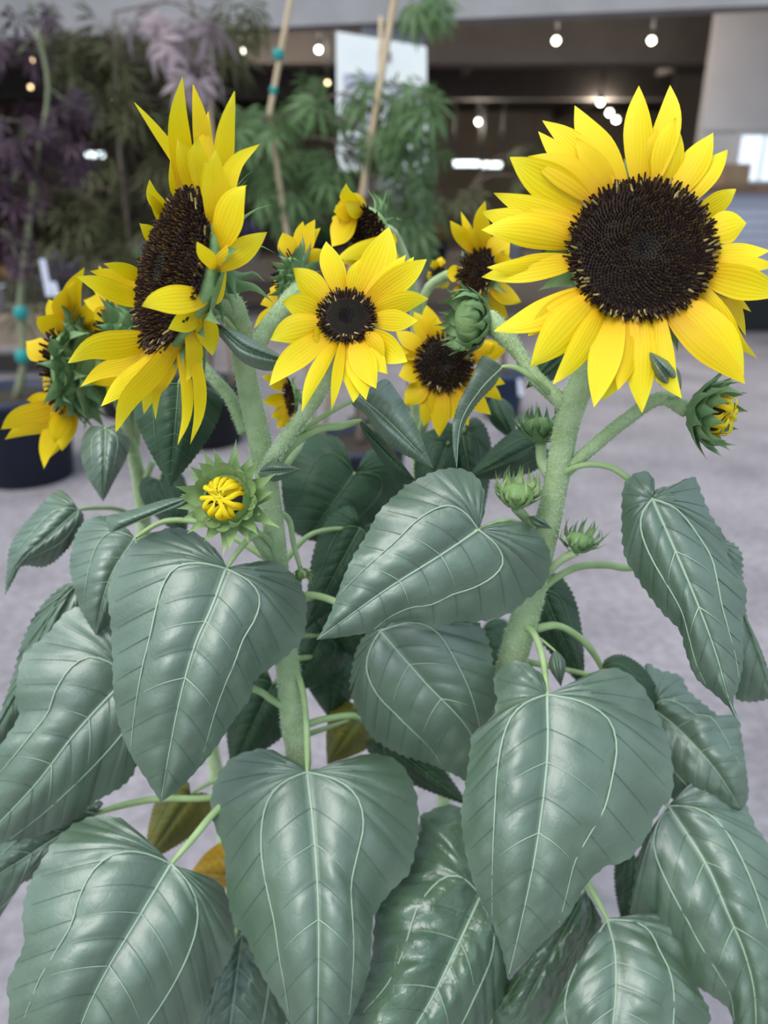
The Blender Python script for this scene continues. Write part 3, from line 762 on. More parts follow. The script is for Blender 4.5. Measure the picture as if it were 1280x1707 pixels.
maple('mauve_maple', 'mauve-leaved young maple tied to a bamboo cane with teal tape', 345, 718, 4.35,
      [(350, 600, 0), (350, 420, 0), (347, 260, 0), (343, 160, 0), (330, 60, 0), (310, -30, 0)],
      [(265, 80, 30, 22, 3, -.1), (318, 115, 24, 24, 4, -.1), (245, 22, 30, 18, 3, 0), (335, 38, 24, 24, 3, 0), (290, 60, 24, 20, 3, 0), (345, 130, 20, 20, 2, 0)],
      'mp_mauve', .24, .36, pmat='pot', wid=.12, lsz=.165, droop=.4, seed=5, stakes=[(345, 130, 352, 215, .013, -.03)], ties=[(345, 155, .022, -.03), (372, 258, .018, -.02)])
maple('olive_maple', 'olive thread-leaved maple, dense and dark, behind the mauve maple', 230, 705, 5.0,
      [(225, 560, 0), (215, 400, 0), (200, 260, 0), (195, 120, 0), (190, 20, 0)],
      [(180, 100, 80, 60, 30, 0), (230, 170, 90, 60, 34, .1), (140, 330, 90, 80, 30, 0), (260, 330, 80, 70, 30, .1), (370, 90, 50, 70, 16, .1), (180, 420, 110, 60, 26, 0), (60, 470, 80, 50, 12, .2), (110, 60, 60, 60, 16, .2), (390, 30, 40, 40, 8, .1)],
      'mp_olive', .26, .36, pmat='pot', wid=.06, lsz=.19, lobes=9, seed=8)
maple('green_maple', 'green maple with layered drooping leaves and two bamboo canes', 600, 850, 3.3,
      [(606, 640, 0), (612, 480, 0), (618, 330, 0), (622, 200, 0), (640, 90, 0), (655, -20, 0)],
      [(440, 200, 50, 22, 12, -.1), (520, 175, 45, 45, 16, 0), (430, 260, 36, 36, 10, 0), (520, 280, 60, 40, 16, .1), (610, 170, 50, 40, 14, .1), (690, 165, 42, 45, 18, -.1),
       (620, 250, 60, 35, 18, 0), (690, 265, 50, 45, 18, 0), (560, 330, 60, 40, 14, .1), (690, 340, 44, 40, 14, .1), (480, 330, 50, 40, 10, .1), (715, 8, 42, 16, 8, 0), (640, 350, 40, 40, 8, 0), (700, 405, 30, 20, 6, .1)],
      'mp_green', .22, .34, wid=.075, lobes=9, lsz=.115, droop=.55, seed=11,
      stakes=[(484, 0, 449, 190, .011, -.05), (657, 0, 628, 175, .013, -.06), (635, 28, 633, 120, .008, .03)], ties=[(464, 91, .018, -.05), (456, 151, .013, -.05)])
maple('young_maple', 'thin dark-stemmed young maple in a blue pot', 836, 690, 4.9,
      [(836, 560, 0), (820, 470, 0), (790, 380, 0), (780, 320, 0)],
      [(880, 300, 40, 30, 5, 0), (760, 340, 40, 30, 8, 0), (880, 250, 30, 20, 3, .1)], 'mp_olive', .14, .30, pmat='pot_blue', lsz=.13, seed=13, tags=[(866, 632, 868, 660, -.14)])

# ================================================================== the sunflowers
def potted(lab, x, y, r=.115, h=.24):
    e = empty('potted_sunflower', (x, y, 0), lab, 'plant')
    p = lathe('pot', [(r * .76, 0), (r * .95, h * .86), (r * 1.03, h * .86), (r * 1.04, h), (r * .97, h), (r * .93, h * .9)], (x, y, 0), (0, 0, 1), M['pot'], e, ns=32)
    lathe('soil', [(r * .92, h * .84), (r * .93, h * .90), (r * .5, h * .93), (.008, h * .94)], (x, y, 0), (0, 0, 1), M['soil'], p, ns=24)
    return e
LP = potted('sunflower plant with large head turned sideways and smaller head facing forward', -.135, .60)
RP = potted('sunflower plant with the largest round head and leafy green buds', .135, .62)
BL = potted('sunflower plant with drooping heads facing away behind the sideways head', -.25, .90, .10)
BM = potted('sunflower plant with small ragged heads between the two big ones', .09, .93, .10)

# ---------------------------------------------------------------- right plant
f1 = [(1064, 144, dict(w=25)), (1117, 142, dict(w=24, b=(1085, 300))), (1126, 196, dict(w=27, b=(1108, 305))), (1188, 221, dict(w=25)), (1213, 251, dict(w=24)),
      (1226, 315, dict(w=20)), (1244, 372, dict(w=28)), (1284, 418, dict(w=16)), (1296, 443, dict(w=14)), (1246, 462, dict(w=14, m='petal_deep')), (1306, 492, dict(w=27)),
      (1262, 597, dict(w=17, b=(1178, 478), bow=.06, tw=60)), (1240, 626, dict(w=30, b=(1150, 520))), (1242, 640, dict(w=28, b=(1128, 535), m='petal_deep')), (1200, 590, dict(w=22, b=(1160, 505), m='petal_deep')),
      (1136, 664, dict(w=22, b=(1100, 538), bow=.10)), (1070, 688, dict(w=25)), (990, 679, dict(w=27, b=(1025, 530))), (1005, 668, dict(w=26, b=(1045, 540))), (1030, 650, dict(w=22, b=(1050, 538), m='petal_deep')),
      (922, 640, dict(w=23, b=(1000, 520))), (884, 612, dict(w=33, b=(980, 505))), (823, 552, dict(w=27, b=(970, 490))), (880, 560, dict(w=24, b=(975, 495), m='petal_deep')),
      (803, 462, dict(w=23)), (812, 446, dict(w=17, b=(958, 430))), (802, 383, dict(w=27, b=(958, 400))), (803, 353, dict(w=27, b=(962, 380))), (823, 322, dict(w=20, b=(968, 370))),
      (850, 262, dict(w=33, b=(985, 345))), (880, 262, dict(w=28, b=(1000, 335), m='petal_deep')), (897, 219, dict(w=20, b=(1005, 325))), (904, 201, dict(w=22, b=(1015, 320))), (958, 176, dict(w=26, b=(1035, 305))),
      (960, 230, dict(w=20, b=(1020, 310), m='petal_deep')), (1095, 215, dict(w=20, b=(1075, 300), m='petal_deep')), (1243, 560, dict(w=12, b=(1180, 470), m='petal_deep', Y=.03)), (1252, 520, dict(w=9, b=(1185, 460), m='petal_deep', Y=.03))]
h, neck, R = head(RP, 1069, 417, .555, (-.10, .06, .99), 117, f1, dome=.16, nfl=1500, nbr=18, brl=.55, w=24, cupd=.42, label='large round flower head facing forward')
branch('stem', [WP(*neck, .012), (1010, 560, .600, .0115), (985, 612, .606, .0112), (955, 672, .612, .0105), (938, 740, .618, .0105), (924, 820, .62, .0105), (905, 905, .622, .0115), (880, 1010, .625, .0130),
       (856, 1095, .63, .0140), (845, 1180, .63, .0140), WP(.128, .62, .60, .014), WP(.135, .62, .21, .015)], RP, hair=5200)
b2, nk, _ = bud(RP, 1187, 690, .575, (.75, -.22, .58), 47, petals=10, whorls=3, nb=10, bl=.95, spread=.40, bmat='bract', label='opening green bud with a speck of yellow')
branch('branch', [(942, 785, .618, .0062), (985, 748, .61, .0058), (1040, 702, .60, .0055), (1100, 664, .59, .0055), WP(*nk, .0060)], RP, hair=900, hl=.0022)
bb, nk, _ = bud(RP, 782, 535, .655, (-.72, -.10, .30), 40, whorls=3, nb=11, bl=1.15, spread=.34, label='green bud turned away, leaning over a flower')
branch('branch', [(944, 680, .615, .0060), (925, 660, .617, .0066), (892, 628, .625, .0062), (866, 590, .635, .0062), (838, 556, .645, .0085), WP(*nk, .010)], RP, hair=700, hl=.0024)
bb, nk, _ = bud(RP, 862, 822, .598, (0, .85, .45), 30, whorls=3, nb=10, bl=1.45, spread=.13, bmat='bract_pale', label='small closed bud with upright pointed bracts', bw=.22)
branch('branch', [(890, 880, .622, .004), (880, 868, .61, .004), WP(*nk, .0045)], RP)
bb, nk, _ = bud(RP, 968, 902, .60, (.25, .80, .4), 24, whorls=3, nb=9, bl=1.5, spread=.24, label='tiny closed bud beside the main stem', bw=.21)
branch('branch', [(890, 985, .622, .0042), (912, 955, .615, .0038), (938, 932, .608, .0036), WP(*nk, .004)], RP)
bb, nk, _ = bud(RP, 902, 712, .655, (-.05, .85, .3), 32, whorls=3, nb=9, bl=1.3, spread=.24, label='bud half hidden behind the main stem', bw=.30)
branch('branch', [(915, 795, .632, .0045), (903, 770, .645, .0045), WP(*nk, .005)], RP)

def lf(parent, base, tip, Yb, Yt, L, R, **k): return leaf(parent, base, tip, Yb, Yt, L=L, R=R, **k)
lf(RP, (797, 883), (527, 1067), .565, .525,
   [(803, 868), (809, 845), (806, 814), (790, 791), (760, 780), (722, 786), (685, 806), (659, 825), (632, 852), (610, 892), (587, 930), (569, 971), (553, 1016), (539, 1046)],
   [(815, 875), (850, 868), (880, 874), (909, 903), (918, 935), (909, 972), (875, 1002), (850, 1022), (801, 1036), (765, 1036), (726, 1046), (698, 1037), (662, 1036), (632, 1050), (585, 1060)],
   mid=[(735, 925), (640, 985)], edge=(.028, .02), arch=-.012, petiole=[(902, 900, .615), (878, 880, .60), (842, 869, .588)], label='broad grey-green leaf with its tip pointing at the other stem')
lf(RP, (912, 1158), (846, 1634), .565, .455,
   [(907, 1130), (886, 1111), (860, 1102), (834, 1115), (822, 1137), (828, 1167), (819, 1197), (800, 1212), (786, 1228), (781, 1272), (769, 1347), (770, 1380), (775, 1414), (782, 1448), (794, 1486), (809, 1516), (824, 1549), (837, 1587)],
   [(924, 1160), (946, 1156), (961, 1139), (987, 1122), (1017, 1113), (1047, 1122), (1074, 1149), (1096, 1190), (1115, 1239), (1122, 1287), (1119, 1328), (1098, 1352), (1081, 1388), (1062, 1418), (1040, 1437), (1010, 1444), (995, 1456), (976, 1476), (961, 1504), (939, 1538), (901, 1576), (871, 1606)],
   mid=[(912, 1265), (895, 1407), (871, 1527)], edge=(.03, .035), arch=-.025, bulge=.012, crumple=.0022, petiole=[(876, 1042, .617), (892, 1060, .605), (905, 1100, .59)], pr=.0032, label='largest broad leaf, hanging below the tiny closed bud')
lf(RP, (1087, 832), (1236, 1212), .565, .50,
   [(1091, 819), (1089, 797), (1074, 785), (1051, 794), (1038, 815), (1036, 875), (1040, 924), (1052, 948), (1070, 976), (1100, 1017), (1132, 1051), (1142, 1085), (1160, 1130), (1194, 1160), (1216, 1182)],
   [(1093, 816), (1126, 807), (1156, 795), (1168, 819), (1186, 860), (1209, 897), (1217, 939), (1241, 974), (1244, 1002), (1237, 1047), (1239, 1100), (1231, 1145), (1222, 1171)],
   mid=[(1126, 920), (1164, 1010), (1194, 1092), (1217, 1172)], edge=(.03, .05), arch=-.01, petiole=[(936, 790, .615), (955, 780, .607), (985, 774, .60), (1020, 780, .595), (1050, 800, .588)], label='long narrow leaf hanging beside the floor')
lf(RP, (1196, 905), (1288, 1164), .64, .60,
   [(1188, 930), (1198, 1000), (1212, 1080), (1224, 1158), (1250, 1170)], [(1215, 902), (1236, 921), (1238, 958), (1245, 1040), (1262, 1072), (1281, 1119)],
   mat='leaf', teeth=1.6, petiole=[(886, 1012, .622), (912, 975, .625), (960, 946, .63), (1010, 942, .64), (1052, 946, .645), (1120, 925, .645)], pr=.0034, vein='vein_dark')
lf(RP, (1003, 1115), (1094, 1186), .655, .64, [(1010, 1098), (1036, 1091), (1070, 1110), (1094, 1145), (1099, 1168)], [(1000, 1140), (1020, 1180), (1050, 1205), (1085, 1200)],
   mat='leaf_dark', vein='vein_dark', petiole=[(893, 1048, .628), (930, 1043, .632), (965, 1062, .64), (990, 1090, .65)], pr=.0034)
lf(RP, (1086, 1180), (1236, 1350), .645, .58, [(1070, 1195), (1080, 1240), (1100, 1290), (1122, 1335), (1165, 1360), (1205, 1362)],
   [(1085, 1150), (1076, 1106), (1100, 1117), (1134, 1126), (1147, 1150), (1175, 1175), (1202, 1195), (1227, 1192), (1237, 1235), (1247, 1310), (1246, 1335)],
   mid=[(1130, 1215), (1190, 1280)], crumple=.004, mat='leaf', petiole=[(862, 1100, .635), (960, 1120, .66), (1040, 1140, .665)])
lf(RP, (1113, 1343), (1258, 1790), .585, .465,
   [(1122, 1372), (1100, 1384), (1074, 1399), (1062, 1437), (1055, 1482), (1049, 1519), (1062, 1536), (1085, 1540), (1105, 1570), (1130, 1610), (1160, 1642), (1194, 1666), (1216, 1686), (1228, 1730)],
   [(1130, 1336), (1160, 1322), (1174, 1290), (1200, 1270), (1225, 1310), (1246, 1347), (1262, 1381), (1284, 1414), (1310, 1500), (1322, 1600), (1300, 1720)],
   mid=[(1175, 1437), (1212, 1520), (1242, 1591), (1259, 1670)], crumple=.003, edge=(.02, .03), bulge=.012, petiole=[(850, 1170, .63), (960, 1240, .64), (1050, 1300, .62)], label='broad glossy leaf low beside the floor')
lf(RP, (1012, 1533), (1020, 1840), .53, .43,
   [(1002, 1545), (999, 1598), (984, 1617), (961, 1651), (946, 1681), (912, 1700), (890, 1745), (950, 1805)],
   [(1025, 1529), (1062, 1536), (1100, 1527), (1137, 1523), (1167, 1534), (1185, 1572), (1175, 1606), (1163, 1624), (1168, 1658), (1180, 1677), (1182, 1710), (1150, 1780)],
   mid=[(1025, 1587), (1026, 1658), (1021, 1720)], crumple=.0035, petiole=[(848, 1200, .63), (915, 1380, .60), (968, 1455, .56), (992, 1495, .545)], pr=.0034, label='lowest leaf on a pale stalk')
lf(RP, (801, 1493), (640, 1810), .555, .455,
   [(806, 1460), (797, 1400), (775, 1352), (749, 1341), (722, 1349), (700, 1362), (694, 1407), (677, 1437), (660, 1467), (638, 1497), (625, 1531), (621, 1583), (612, 1628), (597, 1662), (575, 1700), (570, 1750)],
   [(812, 1512), (833, 1572), (848, 1640), (840, 1670), (826, 1680), (815, 1710), (760, 1780)],
   mid=[(775, 1550), (745, 1613), (719, 1666), (690, 1715)], mat='leaf_crinkle', crumple=.0045, bulge=.012, petiole=[(846, 1190, .635), (835, 1350, .61)], label='crinkled glossy leaf between the two biggest lower leaves')
lf(RP, (976, 1486), (845, 1730), .585, .51, [(950, 1510), (925, 1555), (890, 1590), (850, 1635), (825, 1680), (822, 1715)], [(992, 1512), (1004, 1546), (992, 1598), (961, 1628), (937, 1658), (915, 1696), (885, 1715)],
   mat='leaf_crinkle', crumple=.006, vein='vein_dark', petiole=[(850, 1230, .635), (920, 1380, .61)])
leaf(RP, (1000, 1560), (930, 1760), .60, .56, hw=70, mat='leaf_dark', vein='vein_dark', crumple=.003)
leaf(RP, (955, 575), (876, 648), .65, .64, hw=26, tmpl=LANCE, mat='leaf_dark', vein='vein_dark', petiole=[(958, 650, .612), (962, 600, .63)])
leaf(RP, (1133, 652), (1079, 583), .53, .525, hw=20, tmpl=LANCE, edge=(.01, .01), petiole=[(1118, 662, .585), (1130, 662, .56)], pr=.0018)
lf(RP, (838, 611), (761, 780), .60, .575, [(826, 640), (800, 668), (778, 700), (766, 735)], [(805, 593), (788, 625), (766, 668), (755, 705), (755, 745)], mid=[(800, 650), (768, 705)], tmpl=LANCE, edge=(.03, -.01), arch=0, bulge=.004,
   petiole=[(915, 655, .615), (890, 632, .60), (862, 614, .60)], pr=.0022)
leaf(RP, (882, 862), (921, 882), .605, .60, hw=9, tmpl=LANCE, edge=(.004, .004), teeth=0, petiole=[(900, 900, .617), (888, 875, .61)], pr=.0012)
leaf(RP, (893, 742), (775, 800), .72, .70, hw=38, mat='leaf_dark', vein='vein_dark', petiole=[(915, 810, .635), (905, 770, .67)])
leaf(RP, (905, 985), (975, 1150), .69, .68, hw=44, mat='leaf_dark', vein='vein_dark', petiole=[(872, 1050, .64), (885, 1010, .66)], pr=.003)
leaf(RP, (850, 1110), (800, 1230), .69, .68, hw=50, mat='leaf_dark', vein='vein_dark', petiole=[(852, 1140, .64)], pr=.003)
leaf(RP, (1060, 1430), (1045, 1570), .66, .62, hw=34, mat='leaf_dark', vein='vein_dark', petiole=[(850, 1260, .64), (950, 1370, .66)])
leaf(RP, (925, 1085), (935, 1145), .60, .59, hw=14, tmpl=LANCE, edge=(.01, .01), petiole=[(872, 1050, .625), (900, 1065, .612)], pr=.0015)

# ---------------------------------------------------------------- left plant
f2 = [  # top
      (304, 128, dict(b=(300, 325), w=22, Y=.00)), (322, 141, dict(b=(318, 322), w=20, Y=.02, m='petal_deep')), (391, 152, dict(b=(335, 345), w=22, Y=-.01)), (347, 186, dict(b=(330, 340), w=18, Y=.03, m='petal_deep')),
      (224, 171, dict(b=(305, 330), w=15, Y=.02, bow=.05)), (433, 240, dict(b=(345, 380), w=17, Y=-.01, bow=-.14)), (330, 230, dict(b=(325, 340), w=26, Y=-.02)), (296, 230, dict(b=(310, 330), w=24, Y=.01)), (283, 265, dict(b=(292, 345), w=26, Y=.02)),
      # far side, beyond the disc
      (249, 299, dict(b=(275, 350), w=15, Y=.02, bow=-.1)), (246, 320, dict(b=(262, 375), w=13, Y=.02)), (233, 372, dict(b=(250, 400), w=18, Y=.03)),
      (173, 440, dict(b=(228, 470), w=16, Y=.01)), (128, 461, dict(b=(232, 500), w=27, Y=.0)), (150, 452, dict(b=(229, 485), w=18, Y=.03, m='petal_deep')),
      (114, 605, dict(b=(245, 560), w=30, Y=-.03, bow=.08)), (133, 645, dict(b=(255, 565), w=20, Y=.03, m='petal_deep')), (167, 678, dict(b=(262, 575), w=26, Y=-.01)), (193, 719, dict(b=(285, 575), w=26, Y=-.02, bow=.05)),
      (200, 660, dict(b=(262, 575), w=22, Y=.02, m='petal_deep')), (240, 690, dict(b=(280, 580), w=22, Y=.02)), (259, 700, dict(b=(285, 580), w=10, Y=.01)),
      (296, 742, dict(b=(280, 580), w=12, Y=-.02, bow=-.08)), (317, 741, dict(b=(295, 570), w=13, Y=-.02, bow=-.08)), (311, 634, dict(b=(305, 560), w=17, Y=-.03, bow=-.1)),
      # near side, in front
      (236, 510, dict(b=(338, 500), w=27, Y=-.075, lift=.10)), (280, 548, dict(b=(325, 530), w=24, Y=-.06)), (354, 593, dict(b=(326, 530), w=22, Y=-.03)), (376, 453, dict(b=(330, 500), w=26, Y=-.02)),
      (328, 403, dict(b=(348, 440), w=13, Y=-.085, lift=.0)), (445, 387, dict(b=(350, 440), w=23, Y=-.03)), (411, 309, dict(b=(352, 400), w=32, Y=-.05)), (372, 300, dict(b=(350, 390), w=26, Y=-.02)), (360, 250, dict(b=(346, 375), w=26, Y=-.03)),
      (340, 270, dict(b=(340, 360), w=24, Y=-.03))]
f2 = [(x, y, dict(lift=.0, bk=.10, roll=random.uniform(-35, 35)) | d | dict(w=d['w'] * .84)) for x, y, d in f2]
h, neck, R = head(LP, 287, 452, .575, (-.76, .13, .63), 131, f2, dome=.20, nfl=1300, nbr=20, brl=.36, brback=-.1, cupd=.30, ring=.13, label='large flower head turned sideways')
for (bx, by, tx, ty, wd, dY) in ((368, 345, 397, 272, .0022, 0), (372, 350, 420, 285, .0025, .01), (375, 360, 412, 300, .003, -.01), (385, 385, 455, 341, .0035, 0), (395, 420, 459, 422, .003, 0), (380, 400, 430, 350, .003, .02),
                                 (385, 475, 456, 505, .0085, -.01), (370, 490, 391, 526, .008, -.025), (350, 520, 349, 565, .007, -.03), (335, 545, 340, 646, .0055, -.02), (398, 462, 442, 470, .007, .01), (360, 505, 372, 548, .007, -.02), (345, 400, 372, 470, .010, -.012), (362, 440, 395, 500, .012, -.016)):
    b = P(bx, by, .60 + dY); t = P(tx, ty, .59 + dY); md = (b + t) / 2 + camvec(.3, .5, .6) * .006
    ribbon('bract', [P(350, 455, .60), b, md, t], wd, np.cross(t - b, camvec(.2, .1, 1)), M['bract'], h, prof='bract', cup=.3, n=12, m=4)
branch('stem', [WP(*neck, .014), (392, 520, .612, .0100), (404, 580, .618, .0090), (413, 645, .62, .0090), (437, 755, .62, .0098), (455, 870, .62, .0098), (463, 950, .62, .0100), (476, 1080, .62, .0112), (488, 1200, .62, .0125), (496, 1290, .62, .0130),
       WP(-.120, .61, .60, .013), WP(-.135, .60, .21, .014)], LP, hair=5200)
f3 = [(544, 402), (488, 447), (470, 503), (450, 567, dict(w=24)), (449, 643, dict(w=22)), (503, 687, dict(w=13)), (552, 686, dict(w=10)), (589, 671, dict(w=21)), (610, 667, dict(w=20)), (627, 648, dict(w=22)), (646, 624, dict(w=20)), (679, 603, dict(w=24)),
      (640, 600, dict(w=20, m='petal_deep')), (696, 534, dict(w=18)), (714, 498, dict(w=20)), (711, 432, dict(w=22)), (690, 428, dict(w=16)), (648, 378, dict(w=30, b=(600, 492))), (600, 432, dict(w=19)), (676, 425, dict(w=16)), (520, 560, dict(w=16, m='petal_deep'))]
h, neck3, R = head(LP, 578, 528, .565, (.05, .22, .97), 46, f3, dome=.12, nfl=520, nbr=14, brl=.7, w=22, core=.72, ring=.30, label='small flower head facing forward')
branch('branch', [(442, 790, .615, .0062), (462, 752, .60, .0058), (500, 700, .595, .0055), (535, 650, .592, .0055), WP(*neck3, .006)], LP, hair=1200, hl=.0024)
branch('branch', [(410, 720, .622, .0062), (385, 665, .635, .0055), (355, 630, .65, .005), (330, 600, .665, .0046)], LP, hair=600, hl=.0024)
branch('branch', [(412, 610, .62, .0072), (440, 555, .645, .0072), (475, 510, .67, .0074), (500, 480, .69, .010)], LP, hair=700, hl=.0024)
f7 = [(471, 388, dict(w=17)), (505, 369, dict(w=14)), (525, 366, dict(w=14)), (534, 380, dict(w=12)), (538, 416, dict(w=12)), (464, 455, dict(w=16)), (455, 472, dict(w=13)), (434, 508, dict(w=14)), (422, 549, dict(w=11)), (450, 480, dict(w=13)), (486, 400, dict(w=15))]
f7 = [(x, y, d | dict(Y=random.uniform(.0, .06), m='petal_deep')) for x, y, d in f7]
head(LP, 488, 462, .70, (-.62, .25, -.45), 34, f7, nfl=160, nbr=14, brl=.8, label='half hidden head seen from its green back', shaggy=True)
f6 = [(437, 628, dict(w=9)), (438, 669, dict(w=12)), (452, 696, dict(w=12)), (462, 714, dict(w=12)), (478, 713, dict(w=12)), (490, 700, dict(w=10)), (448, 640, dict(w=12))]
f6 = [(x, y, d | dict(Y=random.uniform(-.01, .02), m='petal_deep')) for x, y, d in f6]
h, nk6, _ = head(LP, 484, 660, .72, (-.80, -.15, .25), 26, f6, nfl=120, nbr=12, brl=.6, label='small head half hidden behind a stalk')
branch('branch', [(455, 800, .63, .004), (500, 740, .68, .0038), (515, 690, .72, .0035), WP(*nk6, .005)], LP)
b1, nk, _ = bud(LP, 376, 832, .555, (-.10, .05, .98), 50, petals=15, whorls=3, nb=12, bl=.95, spread=.64, bmat='bract_pale', label='opening bud with folded yellow petals', bw=.30)
branch('branch', [(458, 955, .618, .0052), (440, 915, .61, .0052), (412, 872, .60, .006), WP(*nk, .009)], LP, hair=250, hl=.0022)
bb, nk, _ = bud(LP, 503, 958, .62, (.15, -.5, .3), 13, whorls=2, nb=6, bl=1.5, spread=.3, bmat='bract_pale', label='tiny hanging bud', bw=.3)
branch('branch', [(462, 850, .63, .003), (482, 868, .64, .0028), (489, 905, .635, .0026), WP(*nk, .002)], LP)
leaf(LP, (432, 788), (501, 782), .60, .595, hw=17, tmpl=LANCE, edge=(.008, .008), teeth=.5, petiole=[(438, 800, .615)], pr=.002)

lf(LP, (377, 948), (268, 1337), .570, .500,
   [(371, 931), (351, 907), (326, 888), (292, 880), (255, 888), (217, 912), (191, 950), (180, 995), (184, 1040), (187, 1092), (189, 1156), (197, 1205), (217, 1257), (238, 1290), (258, 1322)],
   [(394, 942), (420, 938), (450, 935), (475, 945), (496, 967), (509, 994), (511, 1024), (505, 1065), (480, 1091), (460, 1108), (434, 1125), (423, 1140), (416, 1166), (394, 1194), (360, 1246), (330, 1282), (296, 1318)],
   mid=[(352, 1015), (325, 1075), (300, 1165), (281, 1260)], edge=(.03, .035), bulge=.012, arch=-.02, petiole=[(455, 912, .615), (440, 893, .60), (422, 893, .588), (400, 915, .58)], label='broad grey-green leaf below the opening bud')
lf(LP, (512, 1287), (528, 1800), .575, .43,
   [(501, 1276), (480, 1264), (456, 1251), (434, 1248), (400, 1257), (382, 1267), (364, 1291), (352, 1324), (352, 1358), (362, 1388), (373, 1415), (376, 1460), (380, 1497), (390, 1540), (408, 1560), (419, 1587), (434, 1621), (456, 1658), (480, 1700), (500, 1750)],
   [(527, 1281), (550, 1283), (569, 1276), (595, 1261), (625, 1256), (662, 1268), (681, 1291), (694, 1324), (698, 1369), (694, 1411), (681, 1456), (655, 1482), (632, 1512), (621, 1538), (617, 1606), (604, 1654), (584, 1700), (560, 1750)],
   mid=[(524, 1396), (531, 1527), (530, 1690)], edge=(.035, .035), bulge=.012, arch=-.025, petiole=[(490, 1110, .62), (504, 1150, .608), (510, 1200, .60), (512, 1250, .585)], pr=.0030, label='long broad leaf hanging straight down the stem')
lf(LP, (285, 1440), (100, 1810), .53, .425,
   [(262, 1431), (240, 1443), (238, 1414), (225, 1384), (202, 1364), (169, 1358), (124, 1373), (90, 1403), (64, 1444), (45, 1482), (37, 1527), (40, 1572), (26, 1606), (11, 1643), (16, 1677), (14, 1710), (30, 1760)],
   [(296, 1452), (315, 1456), (345, 1461), (367, 1474), (380, 1497), (391, 1549), (382, 1598), (357, 1639), (346, 1669), (330, 1705), (290, 1755), (200, 1800)],
   mid=[(221, 1546), (176, 1621), (140, 1696)], edge=(.03, .03), bulge=.012, crumple=.0018, petiole=[(488, 1285, .618), (420, 1300, .60), (360, 1352, .57), (322, 1397, .55)], pr=.0036, label='broad pale leaf, lowest on its plant')
lf(LP, (215, 1130), (-60, 1425), .60, .545,
   [(200, 1080), (186, 1045), (176, 1014), (162, 1006), (135, 1010), (109, 1021), (75, 1059), (41, 1089), (30, 1122), (26, 1160), (30, 1195), (8, 1231), (-8, 1260), (-40, 1330)],
   [(220, 1165), (212, 1231), (228, 1274), (210, 1306), (180, 1325), (152, 1340), (136, 1358), (105, 1377), (67, 1392), (0, 1407)],
   mid=[(187, 1155), (124, 1224), (64, 1302), (0, 1370)], edge=(.03, .03), petiole=[(478, 1180, .615), (452, 1166, .612), (424, 1149, .61), (320, 1120, .605)], pr=.0034, label='broad leaf reaching outward over the floor')
lf(LP, (128, 975), (-50, 1290), .66, .62, [(109, 974), (76, 1002), (50, 1040), (34, 1081), (22, 1126), (7, 1171), (-10, 1215)], [(150, 990), (150, 1040), (120, 1100), (70, 1180), (10, 1250)], teeth=1.5, vein='vein_dark', petiole=[(462, 1050, .63), (300, 1000, .68), (180, 955, .68)])
lf(LP, (225, 897), (160, 1060), .64, .60, [(210, 880), (182, 862), (160, 861), (139, 871), (124, 897), (116, 942), (123, 980), (134, 1015)], [(238, 915), (236, 960), (215, 1010)], mid=[(190, 950), (170, 1005)], quilt=.0018, petiole=[(458, 940, .63), (360, 880, .66), (280, 868, .66)])
lf(LP, (315, 832), (183, 889), .575, .58, [(300, 842), (262, 857), (225, 872), (200, 884)], [(290, 830), (262, 836), (225, 848), (195, 856), (177, 863)], tmpl=LANCE, edge=(-.02, .02), arch=0, petiole=[(352, 842, .572)], pr=.0016)
leaf(LP, (298, 640), (284, 812), .675, .665, hw=76, mat='leaf_dark', vein='vein_dark', petiole=[(400, 695, .625), (350, 625, .65), (318, 612, .67)], label='dark leaf in the shade behind the sideways head')
lf(LP, (354, 532), (474, 601), .565, .555, [(379, 546), (412, 560), (450, 581), (470, 594)], [(354, 545), (374, 570), (405, 604), (442, 618), (466, 614)], mid=[(400, 575), (440, 592)], tmpl=LANCE, edge=(.012, .012), teeth=.6, petiole=[(398, 560, .61), (372, 530, .59)], pr=.002)
lf(LP, (600, 662), (722, 780), .60, .575, [(640, 632), (660, 650), (686, 692), (701, 726), (714, 760)], [(587, 674), (609, 692), (632, 725), (662, 751), (694, 768)], mid=[(640, 695), (690, 745)], tmpl=LANCE, edge=(.012, .012), petiole=[(460, 785, .617), (490, 730, .612), (545, 690, .608)], pr=.0022)
lf(LP, (598, 702), (692, 800), .615, .60, [(622, 712), (655, 752), (684, 790)], [(606, 722), (630, 760), (657, 797), (678, 808)], tmpl=LANCE, edge=(.012, .02), mat='leaf_dark', vein='vein_dark', petiole=[(452, 790, .617), (485, 745, .61), (530, 716, .61), (570, 710, .612)], pr=.0034)
lf(LP, (634, 1052), (789, 1310), .612, .602,
   [(644, 1048), (670, 1031), (700, 1030), (737, 1038), (775, 1034), (801, 1042), (816, 1072), (822, 1102), (829, 1155), (815, 1207), (798, 1250)],
   [(610, 1057), (595, 1080), (586, 1117), (584, 1155), (598, 1192), (610, 1215), (625, 1234), (655, 1252), (690, 1266), (722, 1276), (756, 1291)],
   mid=[(707, 1136), (786, 1225)], edge=(.02, .03), bulge=.010, teeth=1.5, petiole=[(468, 1000, .62), (515, 992, .62), (554, 1001, .62), (600, 1025, .612)], pr=.0034, label="toothed leaf under the other plant's broad leaf tip")
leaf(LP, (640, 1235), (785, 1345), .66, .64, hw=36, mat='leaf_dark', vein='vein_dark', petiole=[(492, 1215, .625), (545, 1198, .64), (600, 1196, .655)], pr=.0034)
leaf(LP, (600, 1195), (545, 1275), .70, .69, hw=46, mat='leaf_old', vein='vein_dark', petiole=[(495, 1230, .63)], label='yellowing old leaf')
